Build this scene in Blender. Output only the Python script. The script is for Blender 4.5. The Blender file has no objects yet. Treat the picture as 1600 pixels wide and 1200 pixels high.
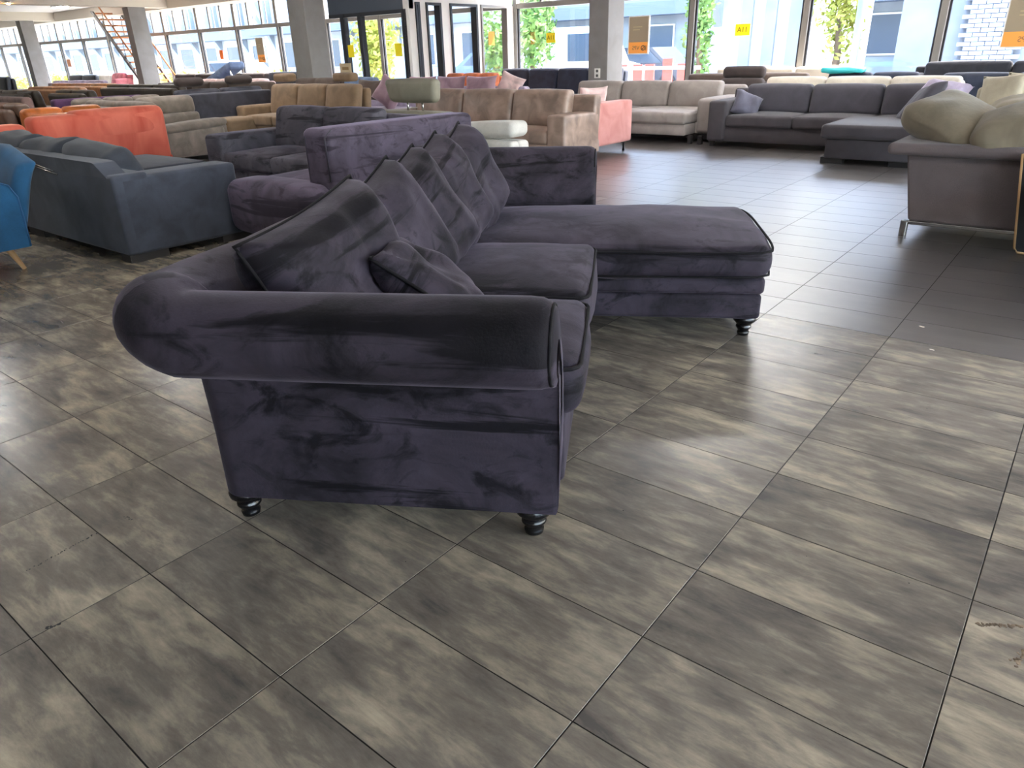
import bpy, math, random
import numpy as np
from mathutils import Vector, Matrix, noise

random.seed(7)
scene = bpy.context.scene
COL = scene.collection

# ------------------------------------------------------------------ camera, sky, sun, exposure
cam_data = bpy.data.cameras.new('camera')
cam_data.sensor_fit = 'HORIZONTAL'
cam_data.sensor_width = 36.0
cam_data.lens = 36.0 * 1117.056 / 1600.0
cam_data.clip_end = 400
cam = bpy.data.objects.new('camera', cam_data)
COL.objects.link(cam)
cam.matrix_world = Matrix(((0.78505, -0.24015, 0.57098, 1.18700),
                           (0.61880, 0.34547, -0.70550, -0.59305),
                           (-0.02783, 0.90718, 0.41982, 1.27611),
                           (0, 0, 0, 1)))
scene.camera = cam

world = bpy.data.worlds.new('world')
scene.world = world
world.use_nodes = True
wn = world.node_tree
bg = wn.nodes['Background']
sky = wn.nodes.new('ShaderNodeTexSky')
sky.sky_type = 'NISHITA'
sky.sun_disc = False
sky.sun_elevation = math.radians(52)
sky.sun_rotation = math.radians(30)
sky.air_density = 1.0
sky.dust_density = 2.5
wn.links.new(sky.outputs[0], bg.inputs[0])
bg.inputs[1].default_value = 1.5

sun_data = bpy.data.lights.new('sun', 'SUN')
sun_data.energy = 12.0
sun_data.color = (1.0, 0.96, 0.90)
sun_data.angle = math.radians(0.6)
sun = bpy.data.objects.new('sun', sun_data)
COL.objects.link(sun)
sun.location = (20, 30, 40)
sun.rotation_euler = Vector((-0.42, -0.52, -0.95)).to_track_quat('-Z', 'Y').to_euler()

vs = scene.view_settings
vs.view_transform = 'Standard'
vs.look = 'None'
vs.exposure = 1.2
vs.gamma = 1.0
vs.use_curve_mapping = False

# ------------------------------------------------------------------ helpers
def tag(o, label=None, cat=None, group=None, kind=None):
    if label: o['label'] = label
    if cat: o['category'] = cat
    if group: o['group'] = group
    if kind: o['kind'] = kind
    return o

def empty(name, loc=(0, 0, 0), rz=0.0, parent=None):
    o = bpy.data.objects.new(name, None)
    o.empty_display_size = 0.1
    COL.objects.link(o)
    o.location = loc
    o.rotation_euler = (0, 0, rz)
    if parent: o.parent = parent
    return o

def link(name, me, mat=None, parent=None, loc=(0, 0, 0), rot=(0, 0, 0)):
    o = bpy.data.objects.new(name, me)
    COL.objects.link(o)
    o.location = loc
    o.rotation_euler = rot
    if mat and not me.materials: me.materials.append(mat)
    if parent: o.parent = parent
    return o

def mesh(name, V, F, mat=None, smooth=True, sharp=None):
    me = bpy.data.meshes.new(name)
    me.from_pydata([tuple(map(float, v)) for v in V], [], [tuple(f) for f in F])
    if smooth:
        me.polygons.foreach_set('use_smooth', [True] * len(me.polygons))
        if sharp: me.set_sharp_from_angle(angle=math.radians(sharp))
    if mat: me.materials.append(mat)
    me.update()
    return me

def obj(name, VF, mat, parent=None, smooth=True, sharp=None, loc=(0, 0, 0), rot=(0, 0, 0)):
    return link(name, mesh(name, VF[0], VF[1], mat, smooth, sharp), None, parent, loc, rot)

def join(*parts):
    V, F = [], []
    for v, f in parts:
        b = len(V)
        V += [tuple(p) for p in v]
        F += [tuple(i + b for i in q) for q in f]
    return V, F

def box(x0, x1, y0, y1, z0, z1):
    V = [(x, y, z) for x in (x0, x1) for y in (y0, y1) for z in (z0, z1)]
    F = [(0, 1, 3, 2), (4, 6, 7, 5), (0, 4, 5, 1), (2, 3, 7, 6), (0, 2, 6, 4), (1, 5, 7, 3)]
    return V, F

def stations(a, r, segs, inner):
    s = [a - r + r * math.tan(math.pi / 4 * k / segs) for k in range(segs + 1)]
    mid = [-(a - r) + 2 * (a - r) * k / (inner + 1) for k in range(1, inner + 1)]
    return [-x for x in reversed(s)] + mid + s

def sbox(x0, x1, y0, y1, z0, z1, r=0.03, puff=(0, 0, 0), segs=2, inner=3, fn=None, wob=0.0, seed=0.0):
    """soft rounded box with crowned faces"""
    h = np.array([(x1 - x0) / 2, (y1 - y0) / 2, (z1 - z0) / 2])
    c = np.array([(x1 + x0) / 2, (y1 + y0) / 2, (z1 + z0) / 2])
    r = min(r, h.min() * 0.95)
    st = [stations(h[k], r, segs, inner) for k in range(3)]
    idx, V, F = {}, [], []
    def vid(p):
        k = tuple(round(float(t), 5) for t in p)
        if k not in idx:
            idx[k] = len(V); V.append(p)
        return idx[k]
    for ax in range(3):
        a, b = (ax + 1) % 3, (ax + 2) % 3
        for sgn in (-1, 1):
            grid = []
            for u in st[a]:
                row = []
                for w in st[b]:
                    p = np.zeros(3); p[ax] = sgn * h[ax]; p[a] = u; p[b] = w
                    row.append(vid(p))
                grid.append(row)
            for i in range(len(grid) - 1):
                for j in range(len(grid[0]) - 1):
                    q = (grid[i][j], grid[i + 1][j], grid[i + 1][j + 1], grid[i][j + 1])
                    F.append(q if sgn > 0 else q[::-1])
    P = np.array(V)
    q = np.clip(P, -(h - r), h - r)
    d = P - q
    n = np.linalg.norm(d, axis=1, keepdims=True); n[n == 0] = 1
    P = q + d / n * r
    N = P / h
    B = 1 - np.clip(N, -1, 1) ** 2
    out = P.copy()
    for ax in range(3):
        a, b = (ax + 1) % 3, (ax + 2) % 3
        out[:, ax] += np.sign(N[:, ax]) * np.abs(N[:, ax]) ** 2 * puff[ax] * B[:, a] * B[:, b]
    out += c
    if wob:
        for i in range(len(out)):
            p = Vector(out[i]) * 5 + Vector((seed, seed * 1.7, 0))
            out[i] += np.array(noise.noise_vector(p)) * wob
    if fn:
        out = np.array([fn(*p) for p in out])
    return out.tolist(), F

def tube(pts, r, closed=False, seg=6):
    P = [Vector(p) for p in pts]
    n = len(P)
    V, F = [], []
    up = Vector((0, 0, 1))
    for i in range(n):
        a = P[(i - 1) % n] if (closed or i > 0) else P[i]
        b = P[(i + 1) % n] if (closed or i < n - 1) else P[i]
        t = (b - a).normalized()
        u = up if abs(t.dot(up)) < 0.9 else Vector((1, 0, 0))
        s = t.cross(u).normalized()
        w = s.cross(t).normalized()
        rr = r[i] if isinstance(r, (list, tuple)) else r
        for k in range(seg):
            an = 2 * math.pi * k / seg
            V.append(tuple(P[i] + (s * math.cos(an) + w * math.sin(an)) * rr))
    m = n if closed else n - 1
    for i in range(m):
        for k in range(seg):
            a = i * seg + k; b = i * seg + (k + 1) % seg
            c2 = ((i + 1) % n) * seg + (k + 1) % seg; d = ((i + 1) % n) * seg + k
            F.append((a, b, c2, d))
    if not closed:
        F.append(tuple(range(seg))[::-1])
        F.append(tuple((n - 1) * seg + k for k in range(seg)))
    return V, F

def lathe(prof, seg=20, cx=0, cy=0):
    V, F = [], []
    for r, z in prof:
        for k in range(seg):
            an = 2 * math.pi * k / seg
            V.append((cx + r * math.cos(an), cy + r * math.sin(an), z))
    for i in range(len(prof) - 1):
        for k in range(seg):
            F.append((i * seg + k, i * seg + (k + 1) % seg, (i + 1) * seg + (k + 1) % seg, (i + 1) * seg + k))
    F.append(tuple(range(seg))[::-1])
    F.append(tuple((len(prof) - 1) * seg + k for k in range(seg)))
    return V, F

def prism(poly, y0, y1, axis='y'):
    """extrude a closed polygon given in two coordinates along the third"""
    n = len(poly)
    V = []
    for t in (y0, y1):
        for a, b in poly:
            V.append({'x': (t, a, b), 'y': (a, t, b), 'z': (a, b, t)}[axis])
    F = [(i, (i + 1) % n, n + (i + 1) % n, n + i) for i in range(n)]
    F += [tuple(range(n))[::-1], tuple(range(n, 2 * n))]
    return V, F

# ------------------------------------------------------------------ materials
def s(r, g=None, b=None):
    if g is None: r, g, b = r
    f = lambda c: (c / 255 / 12.92) if c / 255 <= 0.04045 else ((c / 255 + 0.055) / 1.055) ** 2.4
    return (f(r), f(g), f(b), 1)

MATS = {}
DIM = 0.95   # cloth colours below were read off a lit picture; the fibres themselves are darker
def newmat(name):
    m = bpy.data.materials.new(name)
    m.use_nodes = True
    MATS[name] = m
    return m, m.node_tree, m.node_tree.nodes['Principled BSDF']

def plain(name, rgb, rough=0.6, metal=0.0, spec=0.5):
    m, t, b = newmat(name)
    b.inputs['Base Color'].default_value = s(*rgb)
    b.inputs['Roughness'].default_value = rough
    b.inputs['Metallic'].default_value = metal
    b.inputs['Specular IOR Level'].default_value = spec
    return m

def mottled(name, c1, c2, scale=6, stretch=(1, 1, 1), rough=0.85, sheen=0.0, tint=None, bump=0.0, bscale=300,
            detail=5, lo=0.35, hi=0.68, spec=0.3, distort=0.6, weave=0.0):
    """two-tone cloth or leather: cloudy noise between two colours and a fine relief"""
    m, t, b = newmat(name)
    N = t.nodes; Lk = t.links
    tc = N.new('ShaderNodeTexCoord')
    mp = N.new('ShaderNodeMapping'); mp.inputs['Scale'].default_value = stretch
    oi = N.new('ShaderNodeObjectInfo')
    mul = N.new('ShaderNodeVectorMath'); mul.operation = 'SCALE'; mul.inputs[0].default_value = (7.1, 3.3, 5.7)
    Lk.new(oi.outputs['Random'], mul.inputs['Scale'])
    Lk.new(mul.outputs[0], mp.inputs['Location'])
    Lk.new(tc.outputs['Object'], mp.inputs['Vector'])
    nz = N.new('ShaderNodeTexNoise'); nz.inputs['Scale'].default_value = scale
    nz.inputs['Detail'].default_value = detail; nz.inputs['Distortion'].default_value = distort
    Lk.new(mp.outputs[0], nz.inputs['Vector'])
    rp = N.new('ShaderNodeValToRGB')
    rp.color_ramp.elements[0].position = lo; rp.color_ramp.elements[0].color = s(*c1)
    rp.color_ramp.elements[1].position = hi; rp.color_ramp.elements[1].color = s(*c2)
    Lk.new(nz.outputs['Fac'], rp.inputs['Fac'])
    colout = rp.outputs['Color']
    if weave:
        n3 = N.new('ShaderNodeTexNoise'); n3.inputs['Scale'].default_value = 420; n3.inputs['Detail'].default_value = 1
        Lk.new(tc.outputs['Object'], n3.inputs['Vector'])
        hsv = N.new('ShaderNodeHueSaturation')
        mr = N.new('ShaderNodeMapRange'); mr.inputs['To Min'].default_value = 1 - weave; mr.inputs['To Max'].default_value = 1 + weave
        mr.inputs['From Min'].default_value = 0.3; mr.inputs['From Max'].default_value = 0.7
        Lk.new(n3.outputs['Fac'], mr.inputs['Value']); Lk.new(mr.outputs[0], hsv.inputs['Value'])
        Lk.new(colout, hsv.inputs['Color']); colout = hsv.outputs['Color']
    Lk.new(colout, b.inputs['Base Color'])
    b.inputs['Roughness'].default_value = rough
    b.inputs['Specular IOR Level'].default_value = spec
    b.inputs['Sheen Weight'].default_value = sheen
    b.inputs['Sheen Roughness'].default_value = 0.45
    if tint: b.inputs['Sheen Tint'].default_value = s(*tint)
    if bump:
        n2 = N.new('ShaderNodeTexNoise'); n2.inputs['Scale'].default_value = bscale
        n2.inputs['Detail'].default_value = 3
        Lk.new(mp.outputs[0], n2.inputs['Vector'])
        bp = N.new('ShaderNodeBump'); bp.inputs['Strength'].default_value = bump; bp.inputs['Distance'].default_value = 0.01
        Lk.new(n2.outputs['Fac'], bp.inputs['Height']); Lk.new(bp.outputs[0], b.inputs['Normal'])
    return m

def cloth(name, rgb, var=0.12, **k):
    rgb = tuple(c * DIM for c in rgb)
    c1 = tuple(c * (1 - var) for c in rgb); c2 = tuple(min(255, c * (1 + var)) for c in rgb)
    k.setdefault('weave', 0.16)
    return mottled(name, c1, c2, scale=k.pop('scale', 5), bump=k.pop('bump', 0.15), sheen=k.pop('sheen', 0.15), **k)

def leather(name, rgb, var=0.15, rough=0.42):
    rgb = tuple(c * DIM for c in rgb)
    c1 = tuple(c * (1 - var) for c in rgb); c2 = tuple(min(255, c * (1 + var)) for c in rgb)
    return mottled(name, c1, c2, scale=5, rough=rough, bump=0.25, bscale=22, spec=0.5)

def glass(name, tint=(1, 1, 1), gloss=0.06, rough=0.02):
    m, t, b = newmat(name)
    N = t.nodes; N.remove(b)
    tr = N.new('ShaderNodeBsdfTransparent'); tr.inputs[0].default_value = (*tint, 1)
    gl = N.new('ShaderNodeBsdfGlossy'); gl.inputs['Roughness'].default_value = rough
    mx = N.new('ShaderNodeMixShader'); mx.inputs[0].default_value = gloss
    t.links.new(tr.outputs[0], mx.inputs[1]); t.links.new(gl.outputs[0], mx.inputs[2])
    t.links.new(mx.outputs[0], N['Material Output'].inputs[0])
    return m

def emit(name, rgb, strength):
    m, t, b = newmat(name)
    b.inputs['Base Color'].default_value = (0, 0, 0, 1)
    b.inputs['Emission Color'].default_value = (*rgb, 1)
    b.inputs['Emission Strength'].default_value = strength
    return m

def tile_material(name, c_dark, c_light, rough, spec, coat=0.0):
    m, t, b = newmat(name)
    N = t.nodes; Lk = t.links
    geo = N.new('ShaderNodeNewGeometry')
    div = N.new('ShaderNodeVectorMath'); div.operation = 'DIVIDE'; div.inputs[1].default_value = (0.6, 0.3, 1000)
    Lk.new(geo.outputs['Position'], div.inputs[0])
    flo = N.new('ShaderNodeVectorMath'); flo.operation = 'FLOOR'; Lk.new(div.outputs[0], flo.inputs[0])
    wnz = N.new('ShaderNodeTexWhiteNoise'); wnz.noise_dimensions = '3D'; Lk.new(flo.outputs[0], wnz.inputs['Vector'])
    off = N.new('ShaderNodeVectorMath'); off.operation = 'SCALE'; off.inputs['Scale'].default_value = 20
    Lk.new(wnz.outputs['Color'], off.inputs[0])
    add = N.new('ShaderNodeVectorMath'); add.operation = 'ADD'
    Lk.new(geo.outputs['Position'], add.inputs[0]); Lk.new(off.outputs[0], add.inputs[1])
    def nz(scale, sx, sy, detail, rgh, dist):
        mp = N.new('ShaderNodeMapping'); mp.inputs['Scale'].default_value = (sx, sy, 1)
        Lk.new(add.outputs[0], mp.inputs['Vector'])
        n = N.new('ShaderNodeTexNoise'); n.inputs['Scale'].default_value = scale; n.inputs['Detail'].default_value = detail
        n.inputs['Roughness'].default_value = rgh; n.inputs['Distortion'].default_value = dist
        Lk.new(mp.outputs[0], n.inputs['Vector'])
        return n
    big = nz(5.0, 0.7, 1.3, 3, 0.55, 0.4)
    streak = nz(20.0, 0.25, 1.0, 8, 0.68, 0.3)
    fine = nz(150.0, 0.4, 1.0, 4, 0.75, 0.0)
    def comb(a, b2, wa, wb):
        m1 = N.new('ShaderNodeMath'); m1.operation = 'MULTIPLY'; m1.inputs[1].default_value = wa; Lk.new(a, m1.inputs[0])
        m2 = N.new('ShaderNodeMath'); m2.operation = 'MULTIPLY_ADD'; m2.inputs[1].default_value = wb
        Lk.new(b2, m2.inputs[0]); Lk.new(m1.outputs[0], m2.inputs[2])
        return m2.outputs[0]
    f = comb(big.outputs['Fac'], streak.outputs['Fac'], 0.48, 0.44)
    f = comb(f, fine.outputs['Fac'], 1.0, 0.08)
    rp = N.new('ShaderNodeValToRGB')
    e = rp.color_ramp.elements
    e[0].position = 0.37; e[0].color = s(*c_dark)
    e[1].position = 0.66; e[1].color = s(*c_light)
    mid = e.new(0.50); mid.color = s(*[(a * 0.62 + b3 * 0.38) for a, b3 in zip(c_dark, c_light)])
    Lk.new(f, rp.inputs['Fac'])
    hsv = N.new('ShaderNodeHueSaturation')
    mr = N.new('ShaderNodeMapRange'); mr.inputs['To Min'].default_value = 0.82; mr.inputs['To Max'].default_value = 1.14
    Lk.new(wnz.outputs['Value'], mr.inputs['Value']); Lk.new(mr.outputs[0], hsv.inputs['Value'])
    Lk.new(rp.outputs['Color'], hsv.inputs['Color'])
    Lk.new(hsv.outputs['Color'], b.inputs['Base Color'])
    rr = N.new('ShaderNodeMapRange'); rr.inputs['To Min'].default_value = rough - 0.015; rr.inputs['To Max'].default_value = rough + 0.02
    Lk.new(streak.outputs['Fac'], rr.inputs['Value']); Lk.new(rr.outputs[0], b.inputs['Roughness'])
    b.inputs['Specular IOR Level'].default_value = spec
    b.inputs['Coat Weight'].default_value = coat; b.inputs['Coat Roughness'].default_value = 0.3
    bp = N.new('ShaderNodeBump'); bp.inputs['Strength'].default_value = 0.012; bp.inputs['Distance'].default_value = 0.002
    Lk.new(fine.outputs['Fac'], bp.inputs['Height'])
    return m

M_TILE = tile_material('floor_tile', (82, 77, 72), (168, 156, 134), 0.26, 0.6)
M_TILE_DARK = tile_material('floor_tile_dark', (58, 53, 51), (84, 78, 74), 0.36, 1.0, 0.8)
M_GROUT = plain('grout', (34, 31, 28), 0.95, 0, 0.1)
M_WHITE = plain('white_paint', (225, 222, 214), 0.7)
M_CEIL = plain('ceiling_panel', (232, 230, 226), 0.8)
M_BEAM = plain('beam_paint', (214, 206, 190), 0.75)
M_COLUMN = mottled('column_paint', (136, 133, 130), (146, 143, 140), scale=3, rough=0.7)
M_FRAME = plain('window_frame_grey', (136, 132, 126), 0.45, 0.3)
M_FRAME_D = plain('window_frame_dark', (44, 46, 50), 0.45, 0.2)
M_PANE = glass('window_glass')
M_FIN = plain('louvre_fin', (96, 93, 88), 0.5)
M_FROST = newmat('frosted_panel')[0]
_b = M_FROST.node_tree.nodes['Principled BSDF']
_b.inputs['Base Color'].default_value = s(240, 240, 235); _b.inputs['Roughness'].default_value = 0.6
_b.inputs['Transmission Weight'].default_value = 0.0
_t = M_FROST.node_tree
_tl = _t.nodes.new('ShaderNodeBsdfTranslucent'); _tl.inputs[0].default_value = s(245, 245, 240)
_mx = _t.nodes.new('ShaderNodeMixShader'); _mx.inputs[0].default_value = 0.75
_t.links.new(_b.outputs[0], _mx.inputs[1]); _t.links.new(_tl.outputs[0], _mx.inputs[2])
_t.links.new(_mx.outputs[0], _t.nodes['Material Output'].inputs[0])

def velvet(name, dark, mid, light, sheen=0.3, tint=(170, 160, 185), scale=3.0, band=(0.4, 0.4, 4.0)):
    """crushed velvet: cloudy nap, brushed bands where the pile lies the other way, pale rubbed smudges"""
    m, t, b = newmat(name)
    N = t.nodes; Lk = t.links
    tc = N.new('ShaderNodeTexCoord'); oi = N.new('ShaderNodeObjectInfo')
    mul = N.new('ShaderNodeVectorMath'); mul.operation = 'SCALE'; mul.inputs[0].default_value = (7.1, 3.3, 5.7)
    Lk.new(oi.outputs['Random'], mul.inputs['Scale'])
    def nz(sc, st, detail, dist, rgh=0.55):
        mp = N.new('ShaderNodeMapping'); mp.inputs['Scale'].default_value = st
        Lk.new(mul.outputs[0], mp.inputs['Location']); Lk.new(tc.outputs['Object'], mp.inputs['Vector'])
        n = N.new('ShaderNodeTexNoise'); n.inputs['Scale'].default_value = sc; n.inputs['Detail'].default_value = detail
        n.inputs['Distortion'].default_value = dist; n.inputs['Roughness'].default_value = rgh
        Lk.new(mp.outputs[0], n.inputs['Vector']); return n
    def ramp(src, lo, hi, c0, c1):
        r = N.new('ShaderNodeValToRGB'); e = r.color_ramp.elements
        e[0].position = lo; e[0].color = c0; e[1].position = hi; e[1].color = c1
        Lk.new(src, r.inputs['Fac']); return r.outputs['Color']
    cloud = nz(scale, (1, 1, 1), 7, 0.9, 0.62)
    base = ramp(cloud.outputs['Fac'], 0.36, 0.66, s(*mid), s(*light))
    bandn = nz(2.4, band, 6, 0.7, 0.62)
    f1 = ramp(bandn.outputs['Fac'], 0.54, 0.595, (0, 0, 0, 1), (0.85, 0.85, 0.85, 1))
    mx = N.new('ShaderNodeMix'); mx.data_type = 'RGBA'
    Lk.new(f1, mx.inputs[0]); Lk.new(base, mx.inputs[6]); mx.inputs[7].default_value = s(*dark)
    f2n = nz(4.6, (1, 1, 1.5), 7, 1.6, 0.65)
    f2 = ramp(f2n.outputs['Fac'], 0.53, 0.66, (0, 0, 0, 1), (0.8, 0.8, 0.8, 1))
    mx2 = N.new('ShaderNodeMix'); mx2.data_type = 'RGBA'
    Lk.new(f2, mx2.inputs[0]); Lk.new(mx.outputs[2], mx2.inputs[6]); mx2.inputs[7].default_value = s(*dark)
    Lk.new(mx2.outputs[2], b.inputs['Base Color'])
    b.inputs['Roughness'].default_value = 0.75
    b.inputs['Specular IOR Level'].default_value = 0.15
    b.inputs['Sheen Weight'].default_value = sheen
    b.inputs['Sheen Roughness'].default_value = 0.35
    b.inputs['Sheen Tint'].default_value = s(*tint)
    fine = nz(140, (1, 1, 1), 2, 0)
    bp = N.new('ShaderNodeBump'); bp.inputs['Strength'].default_value = 0.12; bp.inputs['Distance'].default_value = 0.006
    Lk.new(fine.outputs['Fac'], bp.inputs['Height']); Lk.new(bp.outputs[0], b.inputs['Normal'])
    return m
VEL = velvet('aubergine_velvet', (5, 4, 6), (27, 24, 29), (60, 54, 64), sheen=0.2, tint=(180, 168, 186))
VEL_PIPE = plain('velvet_piping', (15, 13, 16), 0.8, 0, 0.2)
M_FOOT = plain('black_lacquer', (10, 10, 12), 0.22)
M_BLACK = plain('black_plastic', (20, 20, 22), 0.5)
M_CHROME = plain('brushed_steel', (190, 188, 184), 0.25, 1.0)
M_WOODLEG = mottled('beech_wood', (168, 130, 88), (198, 162, 118), scale=9, stretch=(1, 1, 0.2), rough=0.5)
M_BLOCK = plain('dark_wood_block', (32, 29, 29), 0.6)
# ------------------------------------------------------------------ the setting: floor
XL, XR, YF, YB, ZC = -46.0, 8.0, -8.0, 14.0, 3.25
floor = obj('floor', box(XL, XR, YF, YB + 0.2, -0.2, -0.0009), M_GROUT, smooth=False)
tag(floor, 'showroom floor of mottled grey stone-look tiles with dark joints', kind='structure')

def tile_vf(x0, y0):
    x1, y1 = x0 + 0.5984, y0 + 0.2984
    x0 += 0.0016; y0 += 0.0016
    c = 0.0005
    V = [(x0, y0, -.006), (x1, y0, -.006), (x1, y1, -.006), (x0, y1, -.006),
         (x0, y0, -.0005), (x1, y0, -.0005), (x1, y1, -.0005), (x0, y1, -.0005),
         (x0 + c, y0 + c, 0), (x1 - c, y0 + c, 0), (x1 - c, y1 - c, 0), (x0 + c, y1 - c, 0)]
    F = [(0, 1, 5, 4), (1, 2, 6, 5), (2, 3, 7, 6), (3, 0, 4, 7), (4, 5, 9, 8), (5, 6, 10, 9), (6, 7, 11, 10), (7, 4, 8, 11), (8, 9, 10, 11)]
    return V, F

cam_inv = cam.matrix_world.inverted()
def in_view(x, y):
    p = cam_inv @ Vector((x, y, 0))
    if p.z > -0.2: return False
    u = 0.69816 * p.x / -p.z; v = 0.69816 * p.y / -p.z
    return abs(u) < 0.53 and abs(v) < 0.40
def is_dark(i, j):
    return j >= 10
cells = []
for i in range(-77, 14):
    for j in range(-27, 47):
        x, y = 0.6 * i, 0.3 * j
        if x < XL or x + 0.6 > XR or y < YF or y + 0.3 > YB: continue
        vis = any(in_view(x + a, y + b) for a in (0, .3, .6) for b in (0, .15, .3))
        d = (Vector((x + .3, y + .15, 0)) - cam.matrix_world.translation).length
        cells.append((0 if vis else 1, d, i, j))
cells.sort()
tv, tf = tile_vf(0, 0)
tile_me = mesh('tile', tv, tf, M_TILE, smooth=False)
tile_me_d = mesh('tile_dark', tv, tf, M_TILE_DARK, smooth=False)
for c in cells[:300]:
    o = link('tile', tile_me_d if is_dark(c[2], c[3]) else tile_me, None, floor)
    o.location = (0.6 * c[2], 0.3 * c[3], 0)
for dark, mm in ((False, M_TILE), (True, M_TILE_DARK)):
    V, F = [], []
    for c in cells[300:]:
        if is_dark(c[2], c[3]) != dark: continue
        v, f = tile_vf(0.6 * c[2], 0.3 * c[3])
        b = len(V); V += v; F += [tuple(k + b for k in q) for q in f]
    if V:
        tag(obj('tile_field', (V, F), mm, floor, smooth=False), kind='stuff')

# scuffs, crumbs and a cracked spot on the tiles
M_SCUFF = plain('scuff_black', (26, 24, 22), 0.8)
M_CRUMB = mottled('crumb_brown', (92, 78, 62), (150, 132, 108), scale=40, rough=0.9)
def scuff(pts, w, mat, seed, name='scuff'):
    rnd = random.Random(seed)
    V, F = [], []
    n_ = len(pts)
    for x, y in pts:
        r_ = w * rnd.uniform(.4, 1)
        b_ = len(V)
        k_ = 7
        ring = [(x + r_ * rnd.uniform(.6, 1.2) * math.cos(6.283 * k / k_), y + r_ * rnd.uniform(.6, 1.2) * math.sin(6.283 * k / k_)) for k in range(k_)]
        V += [(a, c, 0.0) for a, c in ring] + [(a * .7 + x * .3, c * .7 + y * .3, 0.0009) for a, c in ring]
        F += [(b_ + k, b_ + (k + 1) % k_, b_ + k_ + (k + 1) % k_, b_ + k_ + k) for k in range(k_)] + [tuple(b_ + k_ + k for k in range(k_))]
    tag(obj(name, (V, F), mat, floor, smooth=False), kind='stuff')
rs = random.Random(3)
def along(a, b, n_, j): return [(a[0] + (b[0] - a[0]) * t + rs.uniform(-j, j), a[1] + (b[1] - a[1]) * t + rs.uniform(-j, j)) for t in [k / (n_ - 1) for k in range(n_)]]
scuff(along((-.895, -.202), (-.917, -.008), 34, .004), .0032, M_SCUFF, 1)
scuff(along((-.606, -.262), (-.594, -.232), 10, .004), .005, M_SCUFF, 2)
scuff(along((-.93, .088), (-.90, .094), 7, .004), .004, M_SCUFF, 3)
scuff(along((1.22, 1.111), (1.309, 1.168), 40, .006), .006, M_CRUMB, 4, 'crumbs')
scuff(along((1.305, 1.02), (1.322, 1.08), 22, .007), .006, M_CRUMB, 5, 'crumbs')
scuff([(.692, 3.235), (.70, 3.232), (.79, 2.937), (.797, 2.934)], .012, plain('crumb_white', (210, 196, 180), .8), 6, 'crumbs')
scuff([(rs.uniform(-.3, 1.6), rs.uniform(.3, 2.6)) for _ in range(26)], .0022, M_SCUFF, 7, 'crumbs')

# ------------------------------------------------------------------ ceiling, beams, columns
ceiling = obj('ceiling', box(XL, XR, YF, YB + 0.2, ZC, ZC + 0.2), M_CEIL, smooth=False)
tag(ceiling, 'flat pale ceiling of the showroom', kind='structure')
n = 0
for x in (-33.25, -24.45, -15.6, -6.7, 2.1):
    n += 1
    b = obj('trim_%d' % n, box(x - 0.25, x + 0.25, YF, 13.3, 2.95, ZC), M_BEAM, smooth=False)
    tag(b, ['cream ceiling beam above the leftmost grey column', 'cream ceiling beam above the column beside the stairs',
            'cream ceiling beam over the column near the entrance doors', 'cream ceiling beam over the column with the wall socket',
            'cream ceiling beam at the right end of the showroom'][n - 1], kind='structure')
b = obj('trim_6', box(XL, XR, 13.3, YB, 2.93, ZC), M_BEAM, smooth=False)
tag(b, 'cream edge beam running above the tall windows', kind='structure')

def column(x0, x1, y0, y1, label, n):
    o = obj('column', sbox(x0, x1, y0, y1, 0, 2.95, 0.012, segs=1, inner=0), M_COLUMN, smooth=False)
    tag(o, label, 'column', 'square columns of the showroom')
    return o
column(-33.42, -33.02, 12.0, 12.5, 'leftmost grey square column, near the left edge of the photo', 1)
column(-24.62, -24.25, 12.0, 12.57, 'grey square column in front of the open staircase', 2)
column(-13.26, -12.68, 10.0, 10.5, 'square column left of the dark entrance doors', 3)
cm = column(-6.90, -6.48, 12.0, 12.56, 'square column with a white double socket, behind the light grey sofa', 4)
so = obj('wall_socket', join(sbox(-6.755, -6.625, 11.985, 12.0, 0.80, 0.97, 0.008, segs=1, inner=0)), plain('socket_white', (235, 233, 226), 0.4))
tag(so, 'white double wall socket on the column behind the grey sofas', 'socket')
for z in (0.845, 0.925):
    obj('socket_hole', lathe([(0.026, 0), (0.026, 0.004)], 14), plain('socket_dark', (90, 88, 84), 0.5), so, loc=(-6.69, 11.986, z), rot=(math.pi / 2, 0, 0))

# ceiling strip lights: the first is real, the rest added to brighten the room
M_LAMP = emit('lamp_glow', (1.0, 0.985, 0.97), 40.0)
for k, (x, y) in enumerate([(-28.4, 11.8), (-28.0, 3.0), (-20, 9.2), (-20, 3.0), (-11.2, 8.0), (-11.2, 2.0), (-2.5, 8.0), (-2.5, 2.0), (4.5, 8.0), (4.5, 2.0), (-2.5, 11.0), (-11.2, 5.0), (-16.5, 10.5), (-6.6, -0.5)]):
    t = empty('ceiling_light', (x, y, ZC - 0.06))
    tag(t, 'long white ceiling strip light, one real and the others added for brightness', 'ceiling light', 'strip lights on the ceiling')
    obj('housing', sbox(-0.75, 0.75, -0.09, 0.09, 0.0, 0.06, 0.008, segs=1, inner=0), M_WHITE, t, smooth=False)
    obj('diffuser', sbox(-0.72, 0.72, -0.07, 0.07, -0.025, 0.0, 0.012, segs=1, inner=0), M_LAMP, t, smooth=False)

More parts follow.
